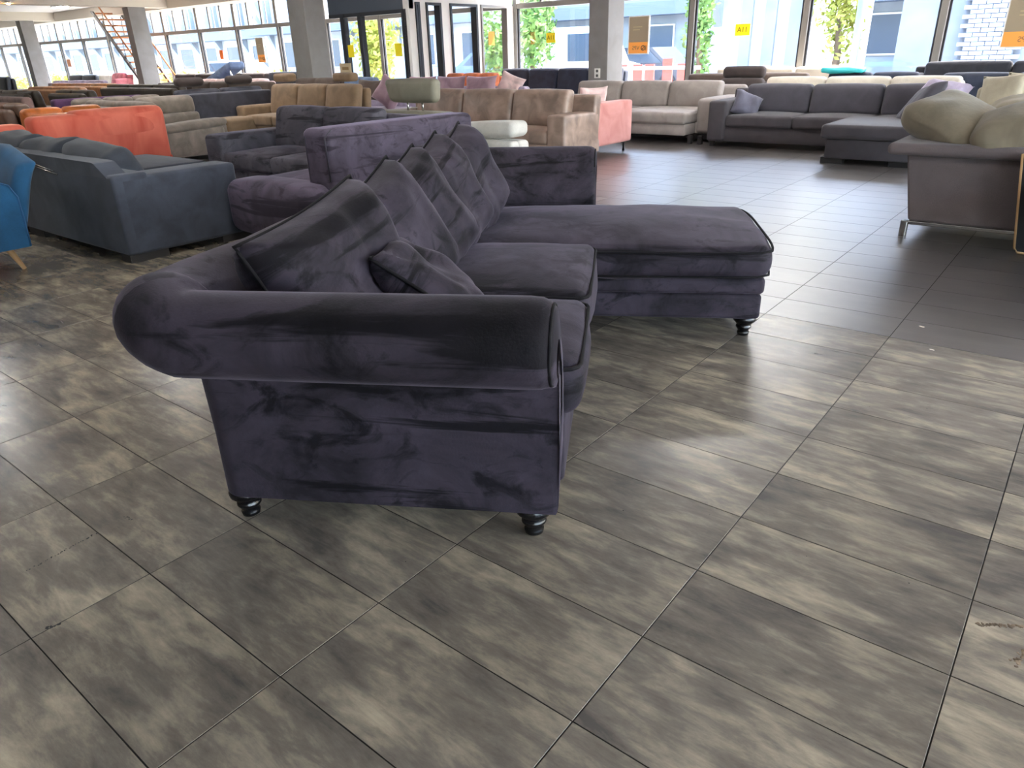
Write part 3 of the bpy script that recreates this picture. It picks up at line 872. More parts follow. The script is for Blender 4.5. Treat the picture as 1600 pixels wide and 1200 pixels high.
def S(label, x0, x1, y0, y1, face, mat, back_h=0.8, seat_h=0.43, arm_h=0.6, arm_w=0.22, arms='LR', back_t=0.2, nseat=3, nback=3,
      bz=0.06, lean=0.10, r=0.045, chaise=None, heads=None, leg=None, legmat=None, cush=None, group='sofas in the showroom',
      name='sofa', cat='sofa', fat=0.02, detail=2, pipe=None, cush_h=None, seatmat=None, armmat=None):
    """sofa filling the given floor rectangle; face = S (-Y), N (+Y), E (+X), W (-X). local front is -y"""
    rz = {'S': 0, 'N': math.pi, 'E': math.pi / 2, 'W': -math.pi / 2}[face]
    cx, cy = (x0 + x1) / 2, (y0 + y1) / 2
    L, D = (x1 - x0, y1 - y0) if face in 'SN' else (y1 - y0, x1 - x0)
    t = empty(name, (cx, cy, 0), rz)
    tag(t, label, cat, group)
    legmat = legmat or M_BLOCK
    seatmat = seatmat or mat; armmat = armmat or mat
    l, f, b = -L / 2, -D / 2, D / 2
    la = arm_w if 'L' in arms else 0.0
    ra = arm_w if 'R' in arms else 0.0
    il, ir = l + la, -l - ra
    sg = detail
    obj('base', sbox(l + (.01 if la else 0), -l - (.01 if ra else 0), f + 0.03, b - 0.02, bz, seat_h - 0.15, 0.02, segs=1, inner=1), mat, t, sharp=40)
    ff = lambda x, y, z: (x, y + lean * max(0, z - 0.3) , z)
    obj('back_frame', sbox(l, -l, b - back_t, b - lean * max(0, back_h - .35), bz, back_h - (0.06 if nback else 0), r, (0, 0.0, 0.004), sg, 2, ff), mat, t)
    if nseat:
        w = (ir - il) / nseat
        for k in range(nseat):
            obj('seat_cushion', sbox(il + w * k + .004, il + w * (k + 1) - .004, f, b - back_t + 0.02, seat_h - 0.16, seat_h, 0.04, (0, 0.008, fat), sg, 3), seatmat, t)
    if nback:
        w = (ir - il) / nback
        ch = cush_h or back_h
        for k in range(nback):
            fb = lambda x, y, z: (x, y + (lean + .12) * (z - seat_h), z)
            c = obj('back_cushion', sbox(il + w * k + .006, il + w * (k + 1) - .006, b - back_t - 0.22 - lean * .3, b - back_t - 0.03 - lean * .3, seat_h - 0.01, ch, 0.055, (0, 0.03, 0.012), sg, 4, fb), cush or mat, t)
    if chaise:
        sd_, cw, ex = chaise
        a, c2 = (il, il + cw) if sd_ == 'L' else (ir - cw, ir)
        obj('chaise_base', sbox(a + .01, c2 - .01, f - ex + .03, f + .06, bz, seat_h - .15, 0.02, segs=1, inner=1), mat, t, sharp=40)
        obj('chaise_cushion', sbox(a, c2, f - ex, f + .2, seat_h - .16, seat_h + .004, 0.045, (0, 0.008, fat), sg, 4), seatmat, t)
    for side, has in (('L', la), ('R', ra)):
        if has:
            a, c2 = (l, l + arm_w) if side == 'L' else (-l - arm_w, -l)
            obj('arm', sbox(a, c2, f, b - 0.05, bz, arm_h, min(r, arm_w * .45), (0.004, 0.004, 0.006), sg, 3), armmat, t)
    if heads:
        for hx, hw, hz0, hz1, ht in heads:
            y = b - back_t * .6 - .02
            fb = lambda x, yy, z: (x, yy + lean * (z - .3), z)
            hd = obj('headrest', sbox(hx - hw / 2, hx + hw / 2, y - ht / 2, y + ht / 2, hz0, hz1, min(ht, hz1 - hz0) * .42, (0.004, 0.01, 0.004), 2, 3, fb), mat, t)
    in_ = 0.07
    pts = [(l + in_, f + in_), (-l - in_, f + in_), (l + in_, b - in_), (-l - in_, b - in_)]
    if chaise:
        pts += [(a + in_, f - ex + in_), (c2 - in_, f - ex + in_)]
    if leg == 'metal':
        for x, y in pts:
            obj('leg', join(box(x - .012, x + .012, y - .04, y + .04, 0, bz + .01)), M_CHROME, t, smooth=False)
    else:
        legs_block(t, pts, bz + .01, legmat)
    return t

# ------------------------------------------------------------------ the big aubergine velvet corner sofa
SO = empty('corner_sofa', (0.143, 0.78, 0), math.radians(30.3))
tag(SO, 'large dark aubergine velvet corner sofa with rolled arm and long chaise in the foreground', 'sofa', 'sofas in the showroom')
prof = [(0, .105), (0, .2), (0, .3), (0, .4), (0.002, .49), (0.004, .520)]
for k in range(19):
    an = math.radians(-112 + 262 * k / 18)
    prof.append((0.052 + 0.128 * math.cos(an), 0.640 + 0.112 * math.sin(an)))
prof += [(-.10, .655), (-.13, .60), (-.17, .52), (-.195, .44), (-.205, .34), (-.205, .25)]
U0, V0, V1, UF = -0.937, -0.062, 2.80, 0.068
RHO = 0.075
def arm_path():
    P = []   # (pivot, normal, rho, kind)
    US = [UF, UF - .008, UF - .025, UF - .055] + list(np.linspace(UF - .12, U0 + RHO, 7))
    for u in US: P.append((np.array([u, V0 + RHO]), np.array([0, -1.0])))
    for k in range(1, 10):
        a = math.radians(90 * k / 10); P.append((np.array([U0 + RHO, V0 + RHO]), np.array([-math.sin(a), -math.cos(a)])))
    for v in np.linspace(V0 + RHO, V1 - RHO, 16): P.append((np.array([U0 + RHO, v]), np.array([-1.0, 0])))
    for k in range(1, 10):
        a = math.radians(90 * k / 10); P.append((np.array([U0 + RHO, V1 - RHO]), np.array([-math.cos(a), math.sin(a)])))
    for u in US[::-1]: P.append((np.array([u, V1 - RHO]), np.array([0, 1.0])))
    return P
AP = arm_path()
def sweep(i0, i1, cap0=False, cap1=False):
    V, F = [], []
    n = len(prof)
    for i in range(i0, i1 + 1):
        piv, nr = AP[i]
        for o_, z in prof:
            d = RHO + o_
            corner = (11 <= i < 20) or (36 <= i < 45)
            e_ = min(i, len(AP) - 1 - i)
            if e_ < 3 and z > .53:
                k_ = (.86, .93, .98)[e_]
                o_, z = .03 + (o_ - .03) * k_, .60 + (z - .60) * k_
                d = RHO + o_
            if corner and d < 0: d = d * 0.15
            lift = 0.028 * (math.sin(math.pi * (i - 11) / 12) if 11 <= i <= 23 else (math.sin(math.pi * (44 - i) / 12) if 32 <= i <= 44 else 0)) - 0.022 * (math.sin(math.pi * (i - 21) / 15) if 21 <= i <= 36 else 0)
            z = z + lift * min(1, max(0, (z - .45) / .15))
            p = piv + nr * d
            q = Vector((p[0] * 3, p[1] * 3, z * 5))
            w = 0.0035 * noise.noise(q) + 0.002 * noise.noise(q * 3.1)
            V.append((p[0] + nr[0] * w, p[1] + nr[1] * w, z + w * .4))
    m = i1 - i0 + 1
    for i in range(m - 1):
        for k in range(n - 1):
            F.append((i * n + k, i * n + k + 1, (i + 1) * n + k + 1, (i + 1) * n + k))
    for cap, i in ((cap0, 0), (cap1, m - 1)):
        if cap:
            # rounded padded end, pushed forward in two rings
            base = [V[i * n + k] for k in range(n)]
            c = np.mean(np.array(base), axis=0)
            prev = [i * n + k for k in range(n)]
            for sc, push in ((0.98, 0.004), (0.93, 0.008), (0.5, 0.011)):
                cur = []
                for p in base:
                    q = c + (np.array(p) - c) * np.array([1, sc, sc])
                    cur.append(len(V)); V.append((UF + push, q[1], q[2]))
                for k in range(n):
                    k2 = (k + 1) % n
                    F.append((prev[k2], prev[k], cur[k], cur[k2]) if i == 0 else (prev[k], prev[k2], cur[k2], cur[k]))
                prev = cur
            F.append(tuple(prev) if i == 0 else tuple(prev[::-1]))
    return V, F
arm_near = obj('arm', sweep(0, 15, True, False), VEL, SO)
obj('back_frame', sweep(15, 40), VEL, SO)
arm_far = obj('arm', sweep(40, len(AP) - 1, False, True), VEL, SO)
def end_pipe(i):
    piv, nr = AP[i]
    return [(UF + 0.0, piv[1] + nr[1] * (RHO + .03 + (o_ - .03) * .87), .60 + (z - .60) * .87) for o_, z in prof[7:26]]
obj('piping', tube(end_pipe(0), 0.0045), VEL_PIPE, arm_near)
obj('piping', tube(end_pipe(len(AP) - 1), 0.0045), VEL_PIPE, arm_far)
# crease cord under the near roll
obj('roll_seam', tube([(u, V0 - 0.002, .524) for u in np.linspace(U0 + .03, UF, 10)], 0.004), VEL_PIPE, arm_near)

obj('base', sbox(U0 + .05, UF + .012, 0.1, 1.64, .105, .31, 0.02, (0.004, 0, 0), 2, 3), VEL, SO)
cb = obj('chaise_base', sbox(U0 + .05, 0.893, 1.605, 2.64, .10, .222, 0.02, (0.004, 0.004, 0), 2, 4), VEL, SO)
obj('chaise_band', sbox(U0 + .05, 0.900, 1.598, 2.64, .224, .305, 0.022, (0.004, 0.004, 0), 2, 4), VEL, SO)
def seat_piping(x0, x1, y0, y1, z, r, par, sag=0.0):
    c = 0.05
    pts = []
    for cx_, cy_, a0 in ((x1 - c, y1 - c, 0), (x0 + c, y1 - c, 90), (x0 + c, y0 + c, 180), (x1 - c, y0 + c, 270)):
        for k in range(4):
            a = math.radians(a0 + 30 * k)
            pts.append((cx_ + c * math.cos(a), cy_ + c * math.sin(a), z))
    out = []
    for a, b in zip(pts, pts[1:] + pts[:1]):
        for k in range(4): out.append(tuple(a[i] + (b[i] - a[i]) * k / 4 for i in range(3)))
    obj('piping', tube(out, r, True, 6), VEL_PIPE, par)
for (a, b, top, sd_) in ((0.165, 0.782, 0.468, 1), (0.79, 1.55, 0.478, 2)):
    c = obj('seat_cushion', sbox(-.66, 0.118, a, b, .292, top, 0.05, (0.02, 0.006, 0.034), 3, 7, None, 0.010, sd_ * 3.1), VEL, SO)
    seat_piping(-.655, 0.121, a + .004, b - .004, top - .022, 0.006, c)
def chaise_fn(x, y, z):
    k = max(0, (x - .55) / .38); e = abs((y - 2.06) / .515)
    return (x - .035 * k * e ** 5, y - (y - 2.06) * .04 * k ** 4, z)
c = obj('chaise_cushion', sbox(-.66, 0.940, 1.545, 2.575, .308, .450, 0.06, (0.012, 0.008, 0.052), 3, 8, chaise_fn, 0.012, 9.3), VEL, SO)
def chaise_ring(z, r, grow):
    pts = []
    corners = [(0.940 + grow, 1.545 - grow), (0.940 + grow, 2.575 + grow), (-.66, 2.575 + grow), (-.66, 1.545 - grow)]
    for (x0, y0), (x1, y1) in zip(corners, corners[1:] + corners[:1]):
        for k in range(16):
            t_ = (k + .5) / 16
            x, y = x0 + (x1 - x0) * t_, y0 + (y1 - y0) * t_
            pts.append(chaise_fn(x, y, z))
    obj('piping', tube(pts, r, True, 6), VEL_PIPE, c)
chaise_ring(.432, 0.006, -.004)
chaise_ring(.320, 0.005, -.008)

foot_prof = [(0.020, 0.0), (0.027, 0.004), (0.029, 0.016), (0.024, 0.024), (0.030, 0.032), (0.037, 0.042), (0.036, 0.050), (0.030, 0.056),
             (0.040, 0.064), (0.052, 0.076), (0.054, 0.088), (0.050, 0.099), (0.042, 0.108)]
foot_me = None
for u, v in ((0, 0), (-.885, 0.005), (-.885, 1.35), (-.885, 2.72), (0.836, 1.675), (0.836, 2.55), (0.0, 2.74), (0, 1.3)):
    f = obj('turned_foot', lathe(foot_prof, 24), M_FOOT, SO) if foot_me is None else link('turned_foot', foot_me, None, SO)
    foot_me = f.data
    f.location = (u, v, 0)

def sl(u, v, z):
    return SO.matrix_basis @ Vector((u, v, z))
def so_pillow(label, uvz, yaw, tilt, w, h, t, seed, roll=0.0, wrinkle=0.016, bend=None, ear=.07):
    """yaw 0 = facing forward (+u); tilt leans the top backwards"""
    R = Matrix.Rotation(math.radians(30.3) + math.radians(90 + yaw), 4, 'Z') @ Matrix.Rotation(math.radians(-tilt), 4, 'X') @ Matrix.Rotation(math.radians(roll), 4, 'Y')
    o = pillow('scatter_cushion', label, sl(*uvz), R.to_euler(), w, h, t, VEL, VEL_PIPE, 'velvet scatter cushions on the aubergine sofa', seed, wrinkle, 24, ear, prad=.006, bend=bend)
    return o
so_pillow('aubergine velvet cushion nearest the rolled arm, in the corner of the sofa', (-.63, .32, .66), -14, 20, .61, .48, .27, 1.3, roll=-9, wrinkle=.012)
so_pillow('aubergine velvet cushion second from the rolled arm', (-.60, .78, .645), -20, 22, .53, .49, .29, 4.1, roll=-19, wrinkle=.012)
so_pillow('aubergine velvet cushion in the middle of the row of five', (-.60, 1.15, .645), -22, 22, .52, .49, .29, 7.7, roll=-20, wrinkle=.012)
so_pillow('aubergine velvet cushion fourth from the rolled arm', (-.60, 1.60, .65), -20, 22, .52, .50, .30, 9.2, roll=-20, wrinkle=.012)
so_pillow('aubergine velvet cushion leaning at the chaise end of the row', (-.58, 2.02, .648), -16, 18, .52, .50, .31, 12.6, roll=-20, wrinkle=.012)
so_pillow('small crumpled dark velvet cushion lying in front of the others', (-.40, .50, .585), 28, 52, .46, .42, .16, 15.5, roll=14, wrinkle=.022)
# ------------------------------------------------------------------ fabrics of the other furniture
CHAR = cloth('charcoal_weave', (62, 66, 76))
CHARC = cloth('charcoal_cushion', (56, 60, 68))
BLUE = cloth('blue_weave', (26, 74, 108), sheen=.15)
CORAL = mottled('coral_velvet', (204, 90, 72), (228, 122, 102), scale=4, rough=.8, sheen=.5, tint=(255, 190, 160), stretch=(1, 1, .4))
GREYF = cloth('grey_boucle', (136, 125, 115))
SLATE = velvet('slate_velvet', (44, 42, 47), (74, 72, 79), (98, 95, 103), sheen=.3)
PURP = velvet('faded_purple_velvet', (42, 38, 46), (64, 58, 68), (86, 78, 92), sheen=.3, tint=(190, 176, 205))
CHAR3 = cloth('anthracite_weave', (72, 72, 82))
BEIGE = cloth('sand_microfibre', (146, 122, 97), var=.08)
TAUPE = leather('taupe_leather', (158, 134, 120), rough=.36)
PINK = mottled('blush_velvet', (184, 118, 112), (202, 142, 135), scale=4, rough=.8, sheen=.5, tint=(255, 220, 210))
PALEPINK = cloth('pale_pink', (226, 196, 192))
LGREY = cloth('light_grey_weave', (165, 155, 149), var=.06)
DGREY = cloth('graphite_weave', (76, 71, 74), var=.06)
DGREYC = cloth('graphite_cushion', (80, 77, 84), var=.06)
LILAC = mottled('lilac_velvet', (140, 112, 124), (172, 142, 152), scale=4, rough=.75, sheen=.6, tint=(220, 200, 215))
LAV = cloth('lavender_weave', (178, 166, 186))
CREAM = cloth('cream_weave', (208, 198, 182), var=.05)
WHITEC = cloth('off_white', (214, 210, 202), var=.05)
SAGE = leather('sage_grey_leather', (146, 142, 126), var=.06, rough=.5)
BROWNL = leather('brown_leather', (92, 70, 58))
DBROWNL = leather('dark_brown_leather', (70, 60, 50))
ORANGEL = leather('cognac_leather', (206, 118, 56))
TANL = leather('tan_leather', (170, 122, 84))
MAUVE = cloth('mauve_weave', (138, 112, 106))
PURPLED = cloth('deep_purple_weave', (86, 56, 90))
BLACKL = leather('black_leather', (36, 38, 44), rough=.35)
NAVY = cloth('navy_weave', (50, 56, 72))
ORANGE = cloth('orange_weave', (216, 122, 78))
BROWNW = cloth('mocha_weave', (98, 84, 76), var=.06)
DBROWNW = cloth('espresso_weave', (72, 62, 60), var=.06)
TEAL = plain('teal_wrap', (60, 186, 190), .4)
OLIVE = mottled('khaki_corduroy', (112, 103, 86), (136, 126, 107), scale=5, rough=.85, sheen=.3, bump=.2, bscale=40)
KHAKI2 = cloth('light_khaki', (178, 168, 146), var=.06)
BLUEG = cloth('blue_grey_weave', (104, 122, 150))
MOCHA = cloth('mocha_grey_weave', (104, 94, 94), var=.05)

# ---- left group ----------------------------------------------------
t = S('charcoal corner sofa with its back to us on block feet, left of the aubergine sofa', -6.9, -4.0, 1.6, 2.53, 'N', CHAR, back_h=.60, seat_h=.40, arm_h=.58, arm_w=.26, arms='L',
      back_t=.26, nseat=2, nback=0, bz=.05, lean=.0, r=.025, chaise=('R', 1.2, .75), fat=.03)
obj('back_rail', prism([(-1.40, .58), (1.45, .58), (1.45, .68), (-1.20, .675), (-1.24, .67)], .32, .465), CHAR, t, smooth=False)
for x, y in ((-1.40, .32), (-1.40, -.40), (.2, .40), (1.2, .40)):
    obj('block_foot', box(x - .04, x + .10, y - .14, y + .14, 0, .055) if x < -1 else box(x - .15, x + .15, y - .04, y + .06, 0, .055), M_BLOCK, t, smooth=False)
rod = obj('backrest_rod', join(tube([(-5.45, 1.592, .61), (-4.85, 1.592, .555)], .005), tube([(-5.45, 1.592, .63), (-4.90, 1.592, .575)], .005)), M_CHROME)
tag(rod, 'thin pair of metal rods on the rear of the charcoal sofa', 'metal rod')
for k, (x, z, w) in enumerate(((-4.62, .545, .80), (-5.40, .55, .78), (-6.12, .565, .74))):
    o = sbox(-w / 2, w / 2, -.13, .13, -.20, .20, .09, (0.01, .03, .01), 3, 4, None, .03, k * 3.3)
    ob = obj('back_cushion_loose', o, CHARC, None, loc=(x - .13, 1.89, z), rot=(math.radians(14), math.radians((3, -2, 2)[k]), 0))
    ob.name = 'loose_cushion'
    tag(ob, ['charcoal cushion nearest the arm of the charcoal sofa', 'middle charcoal cushion of three on the charcoal sofa', 'charcoal cushion farthest left on the charcoal sofa, beside the coral back'][k],
        'cushion', 'loose cushions on the charcoal sofa')

# blue armchair at the left edge
ch = empty('armchair', (-4.82, .80, 0), 0)
tag(ch, 'bright blue upholstered armchair with pale wooden leg at the left edge', 'armchair')
obj('seat', sbox(-.29, .29, -.40, .26, .20, .44, .05, (0, .01, .02)), BLUE, ch)
obj('back_shell', sbox(-.36, .36, .22, .345, .17, .79, .045, (0, .01, .01), 3, 5, lambda x, y, z: (x * (1 - .10 * max(0, z - .55)), y + .36 * (z - .17), z - .10 * max(0, x / .36) * max(0, z - .6) / .2)), BLUE, ch)
PIPEB = plain('blue_piping', (22, 74, 112), .7)
for sx in (-1, 1):
    a = obj('arm', prism([(-.42, .17), (.345, .17), (.352, .32), (.355, .50), (.32, .58), (.28, .60), (-.30, .56), (-.40, .50)], sx * .37 - .045, sx * .37 + .045, 'x'), BLUE, ch, sharp=35)
    obj('piping', tube([(sx * .417, .345, .175), (sx * .417, .352, .32), (sx * .417, .355, .50), (sx * .417, .32, .58), (sx * .417, .28, .60), (sx * .417, -.30, .56), (sx * .417, -.40, .50)], .006), PIPEB, a)
    for sy in (-1, 1):
        obj('leg', tube([(sx * .23, sy * .24, .20), (sx * .27, sy * .31, 0)], [.026, .014], seg=12), M_WOODLEG, ch)

t = S('coral velvet sofa seen from behind, its orange-red back above the charcoal sofa', -8.9, -7.75, 2.55, 4.0, 'W', CORAL, back_h=.80, seat_h=.42, arms='', nseat=2, nback=0, lean=.04, r=.06, back_t=.30)
obj('back_cushion', sbox(-.73, .30, .30, .56, .5, .83, .07, (0, .02, .01), 3, 4), CORAL, t)
S('low coral velvet footstool end left of the tall coral back', -8.6, -7.8, 1.6, 2.5, 'W', CORAL, back_h=.74, seat_h=.42, arms='', nseat=1, nback=0, lean=.02, r=.06, back_t=.3)

# grey boucle recliner corner sofa
t = S('grey boucle corner sofa with a padded arm behind the coral sofa', -11.1, -9.0, 4.3, 5.5, 'N', GREYF, back_h=.80, seat_h=.42, arm_h=.44, arm_w=.24, arms='L', nseat=2, nback=2, lean=.16, r=.06, back_t=.22)
obj('arm_pad', sbox(-1.08, -.78, -.64, .40, .42, .52, .05, (.01, .01, .02), 3, 4, lambda x, y, z: (x, y, z - .05 * (y + .2))), GREYF, t)
obj('wing_back', sbox(.40, .62, -1.04, -.16, .55, .81, .07, (.02, 0, .01), 3, 4, lambda x, y, z: (x + .12 * (z - .44), y, z)), GREYF, t)
obj('wing_back', sbox(.36, .60, -1.05, -.16, .40, .57, .05, (.03, 0, 0), 3, 4), GREYF, t)
obj('wing_seat', sbox(-.3, .45, -1.1, -.3, .1, .42, .06, (0, 0, .02), 3, 3), GREYF, t)

t = S('slate grey velvet loveseat facing us between the charcoal and purple sofas', -6.2, -4.0, 3.55, 4.62, 'S', SLATE, back_h=.83, seat_h=.43, arm_h=.60, arm_w=.30, arms='LR', nseat=2, nback=2, lean=.10, r=.05, fat=.04, back_t=.2)

# faded purple velvet sofa right behind the aubergine one
t = S('faded purple velvet sofa with a high back turned to us, directly behind the aubergine cushions', -3.98, -2.95, 2.6, 4.12, 'W', PURP, back_h=.845, seat_h=.45, arms='', nseat=1, nback=0, lean=.0, r=.05, back_t=.27, fat=.04, chaise=None)
obj('ottoman_end', sbox(.62, .98, -.515, .50, .08, .47, .09, (.02, 0, .02), 3, 5), PURP, t)
for yy in (.29, .505):
    obj('piping', tube([(.755, yy, .5), (.76, yy, .79), (.70, yy, .838)], .006), plain('purple_piping', (40, 36, 48), .7) if 'purple_piping' not in MATS else MATS['purple_piping'], t)

# sage headrest sofa + cream footstool behind it
t = S('sage grey leather sofa behind the slate loveseat, with a headrest on chrome posts', -6.1, -4.15, 5.0, 5.7, 'N', SAGE, back_h=.75, seat_h=.43, arm_h=.55, arms='R', nseat=2, nback=0, lean=.0, r=.05, back_t=.24)
hr = obj('headrest', sbox(-.845, -.135, .17, .30, .835, 1.06, .05, (.005, .02, .01), 3, 4, lambda x, y, z: (x + .22 * (z - .95) * (1 if x > -.49 else -1), y + .1 * (z - .86), z)), SAGE, t)
for x in (-.60, -.38):
    obj('headrest_post', tube([(x, .23, .73), (x, .23, .86)], .012, seg=10), M_CHROME, t)
t = S('cream footstool with its pad raised, between the purple and taupe sofas', -4.9, -3.86, 5.76, 6.1, 'S', WHITEC, back_h=.40, seat_h=.40, arms='', nseat=1, nback=0, lean=.0, r=.05, name='footstool', cat='footstool')
obj('raised_pad', sbox(-.52, .52, -.17, .16, .42, .58, .06, (0, .01, .02), 3, 4, lambda x, y, z: (x, y, z + .06 * (x - .1))), WHITEC, t)

# dark anthracite sofa with headrests, sand sofa with headrests
t = S('anthracite sofa with its tall plain back to us and rolled headrests', -12.0, -11.02, 6.0, 7.76, 'W', CHAR3, back_h=.80, seat_h=.43, arms='', nseat=2, nback=0, lean=.0, r=.03, back_t=.22)
for k in range(2):
    obj('back_cushion', sbox(-.84 + k * .84, -.04 + k * .84, .08, .30, .5, .86, .06, (0, .03, .01), 2, 3), CHAR3, t)
for hx in (-.43, .52):
    obj('headrest', sbox(hx - .24, hx + .24, .10, .30, .91, 1.05, .065, (.01, .01, .005), 3, 4), DBROWNW, t)
t = S('sand-coloured three-seat sofa with two block headrests', -11.0, -8.45, 6.95, 7.92, 'S', BEIGE, back_h=.89, seat_h=.42, arm_h=.57, arm_w=.24, arms='L', nseat=3, nback=3, lean=.12, r=.05, leg=None)
for hx in (-.88, .78):
    obj('headrest', sbox(hx - .24, hx + .24, .27, .45, .93, 1.06, .045, (.005, .01, .005), 3, 3), BEIGE, t)
obj('corner_seat', sbox(-1.30, -.75, -1.0, -.42, .08, .40, .06, (0, 0, .02), 3, 3), BEIGE, t)
crd = obj('price_card', join(prism([(-.14, 1.06), (.14, 1.06), (.14, 1.20), (-.14, 1.20)], -.004, .004)), plain('card_cream', (214, 196, 160), .7), None, smooth=False, loc=(-8.98, 7.85, 0))
tag(crd, 'small cream card standing on the right headrest of the sand sofa', 'card')
obj('card_print', box(-.08, .08, -.006, -.004, 1.10, 1.145), plain('card_print', (160, 132, 90), .7), crd, smooth=False)

# ---- middle group ---------------------------------------------------
t = S('taupe leather three-seat sofa facing us behind the chaise', -6.9, -3.80, 6.68, 7.5, 'S', TAUPE, back_h=.85, seat_h=.42, arm_h=.60, arm_w=.26, arms='LR', nseat=3, nback=3, lean=.10, r=.035, fat=.03, bz=.12, leg='metal')
t = S('blush pink velvet sofa with black metal leg behind the taupe sofa', -5.9, -4.0, 7.72, 8.62, 'N', PINK, back_h=.62, seat_h=.42, arm_h=.66, arm_w=.2, arms='LR', nseat=2, nback=0, lean=.02, r=.03, bz=.13, leg='none')
for c in [c for c in t.children if c.name.startswith('leg')]: bpy.data.objects.remove(c)
for x, y in ((-.87, -.37), (.87, -.37), (-.87, .37), (.87, .37)):
    obj('leg', tube([(x * .9, y * .8, .14), (x, y, .11), (x, y, 0)], .018, seg=6), M_BLACK, t)
pillow('scatter_cushion', 'pale pink cushion peeking over the blush velvet arm', (-4.32, 8.1, .66), (math.radians(10), 0, math.radians(60)), .42, .38, .14, PALEPINK, None, 'scatter cushions in the showroom', 2.2)
t = S('light grey fabric corner sofa with chaise, left of the graphite sofa', -6.3, -3.36, 9.9, 11.1, 'S', LGREY, back_h=.80, seat_h=.42, arm_h=.60, arm_w=.30, arms='R', nseat=2, nback=3, lean=.10, r=.06, chaise=('R', 1.0, .36), bz=.11, back_t=.2)
obj('under_shade', box(-1.35, 1.40, -.55, .5, .03, .115), M_BLACK, t, smooth=False)  # black block added as the dark shade beneath the sofa
t = S('graphite fabric corner sofa with a wide chaise on the right', -3.28, -.30, 9.46, 10.5, 'S', DGREY, back_h=.78, seat_h=.42, arm_h=.60, arm_w=.26, arms='L', nseat=3, nback=3, lean=.10, r=.04, chaise=None, bz=.07, back_t=.2, cush=DGREYC)
obj('chaise_base', sbox(.42, 1.32, -1.50, -.45, .06, .28, .02, segs=1, inner=1), DGREY, t)
obj('chaise_cushion', sbox(.36, 1.38, -1.55, -.30, .28, .435, .04, (0, .006, .012), 3, 4), DGREY, t)
for x in (.5, 1.24):
    obj('leg', box(x - .12, x + .12, -1.46, -1.34, 0, .07), M_BLOCK, t, smooth=False)
pillow('scatter_cushion', 'grey-blue cushion leaning on the left arm of the graphite sofa', (-2.86, 9.78, .53), (math.radians(-30), math.radians(22), math.radians(34)), .40, .36, .16, cloth('grey_blue_cushion', (104, 102, 116)), None, 'scatter cushions in the showroom', 5.2)
pillow('scatter_cushion', 'dark graphite cushion slumped on the chaise of the graphite sofa', (-.62, 9.35, .60), (math.radians(-38), math.radians(-12), math.radians(-62)), .66, .50, .20, DGREYC, None, 'scatter cushions in the showroom', 6.6)
o = pillow('scatter_cushion', 'pale lavender bolster cushion behind the chaise of the graphite sofa', (-.48, 9.75, .70), (math.radians(-55), math.radians(6), math.radians(-20)), .55, .36, .2, LAV, None, 'scatter cushions in the showroom', 8.6)

# ---- right front ------------------------------------------------------
t = empty('sofa', (1.05, 5.6, 0))
tag(t, 'mocha grey sofa end with wide flat top and steel runner at the right edge', 'sofa', 'sofas in the showroom')
obj('body', sbox(-.845, 1.2, -.43, .45, .11, .565, .02, (0, .01, 0), 2, 4, lambda x, y, z: (x - (.19 * (z - .11) if x < 0 else 0), y, z)), MOCHA, t)
obj('flat_top', sbox(-1.05, 1.3, -.50, .48, .56, .64, .035, (0, .004, .008), 3, 5), MOCHA, t)
for y in (-.43, .40):
    rl = obj('runner_leg', sbox(-.87, 1.1, y, y + .03, .085, .11, .004, segs=1, inner=0), M_CHROME, t, smooth=False)
    for x in (-.885, 1.07):
        obj('runner_foot', sbox(x, x + .045, y - .01, y + .04, 0, .11, .004, segs=1, inner=0), M_CHROME, rl, smooth=False)
def fatp(name, label, loc, rot, w, d, h, mat, seed, group, par=None):
    o = obj(name, sbox(-w / 2, w / 2, -d / 2, d / 2, -h / 2, h / 2, h * .36, (.012, .012, .03), 3, 8, lambda x, y, z: (x, y, z * (1 - .25 * (abs(x) / (w / 2)) ** 4) * (1 - .25 * (abs(y) / (d / 2)) ** 4)), .022, seed), mat, par, loc=loc, rot=rot)
    return tag(o, label, 'cushion', group)
fatp('loose_cushion', 'khaki corduroy cushion on the left of the mocha sofa top', (.33, 5.52, .745), (math.radians(10), math.radians(20), math.radians(-28)), .60, .50, .24, OLIVE, 1.1, 'khaki cushions on the right')
fatp('loose_cushion', 'khaki corduroy cushion on the right of the mocha sofa top', (.74, 5.36, .735), (math.radians(14), math.radians(-14), math.radians(10)), .58, .44, .24, OLIVE, 4.4, 'khaki cushions on the right')
fatp('loose_cushion', 'light khaki cushion lying behind the two corduroy ones', (.80, 5.86, .77), (math.radians(4), math.radians(-6), math.radians(8)), .70, .42, .26, KHAKI2, 8.4, 'khaki cushions on the right')
bk = empty('armchair', (0.89, 5.02, 0))
tag(bk, 'black armchair side with pale wooden edge band at the right border', 'armchair')
obj('side_panel', prism([(0, .02), (.7, .02), (.7, .62), (-.085, .62)], -.03, .03), M_BLACK, bk, smooth=False)
obj('edge_band', tube([(-.088, -.02, .62), (-.002, -.02, .04), (.02, -.02, .014), (.7, -.02, .014)], .012), M_WOODLEG, bk)
obj('seat', sbox(.05, .7, -.55, -.03, .28, .44, .03), M_BLACK, bk)
obj('far_panel', prism([(0, .02), (.7, .02), (.7, .62), (-.085, .62)], -.61, -.55), M_BLACK, bk, smooth=False) if False else None

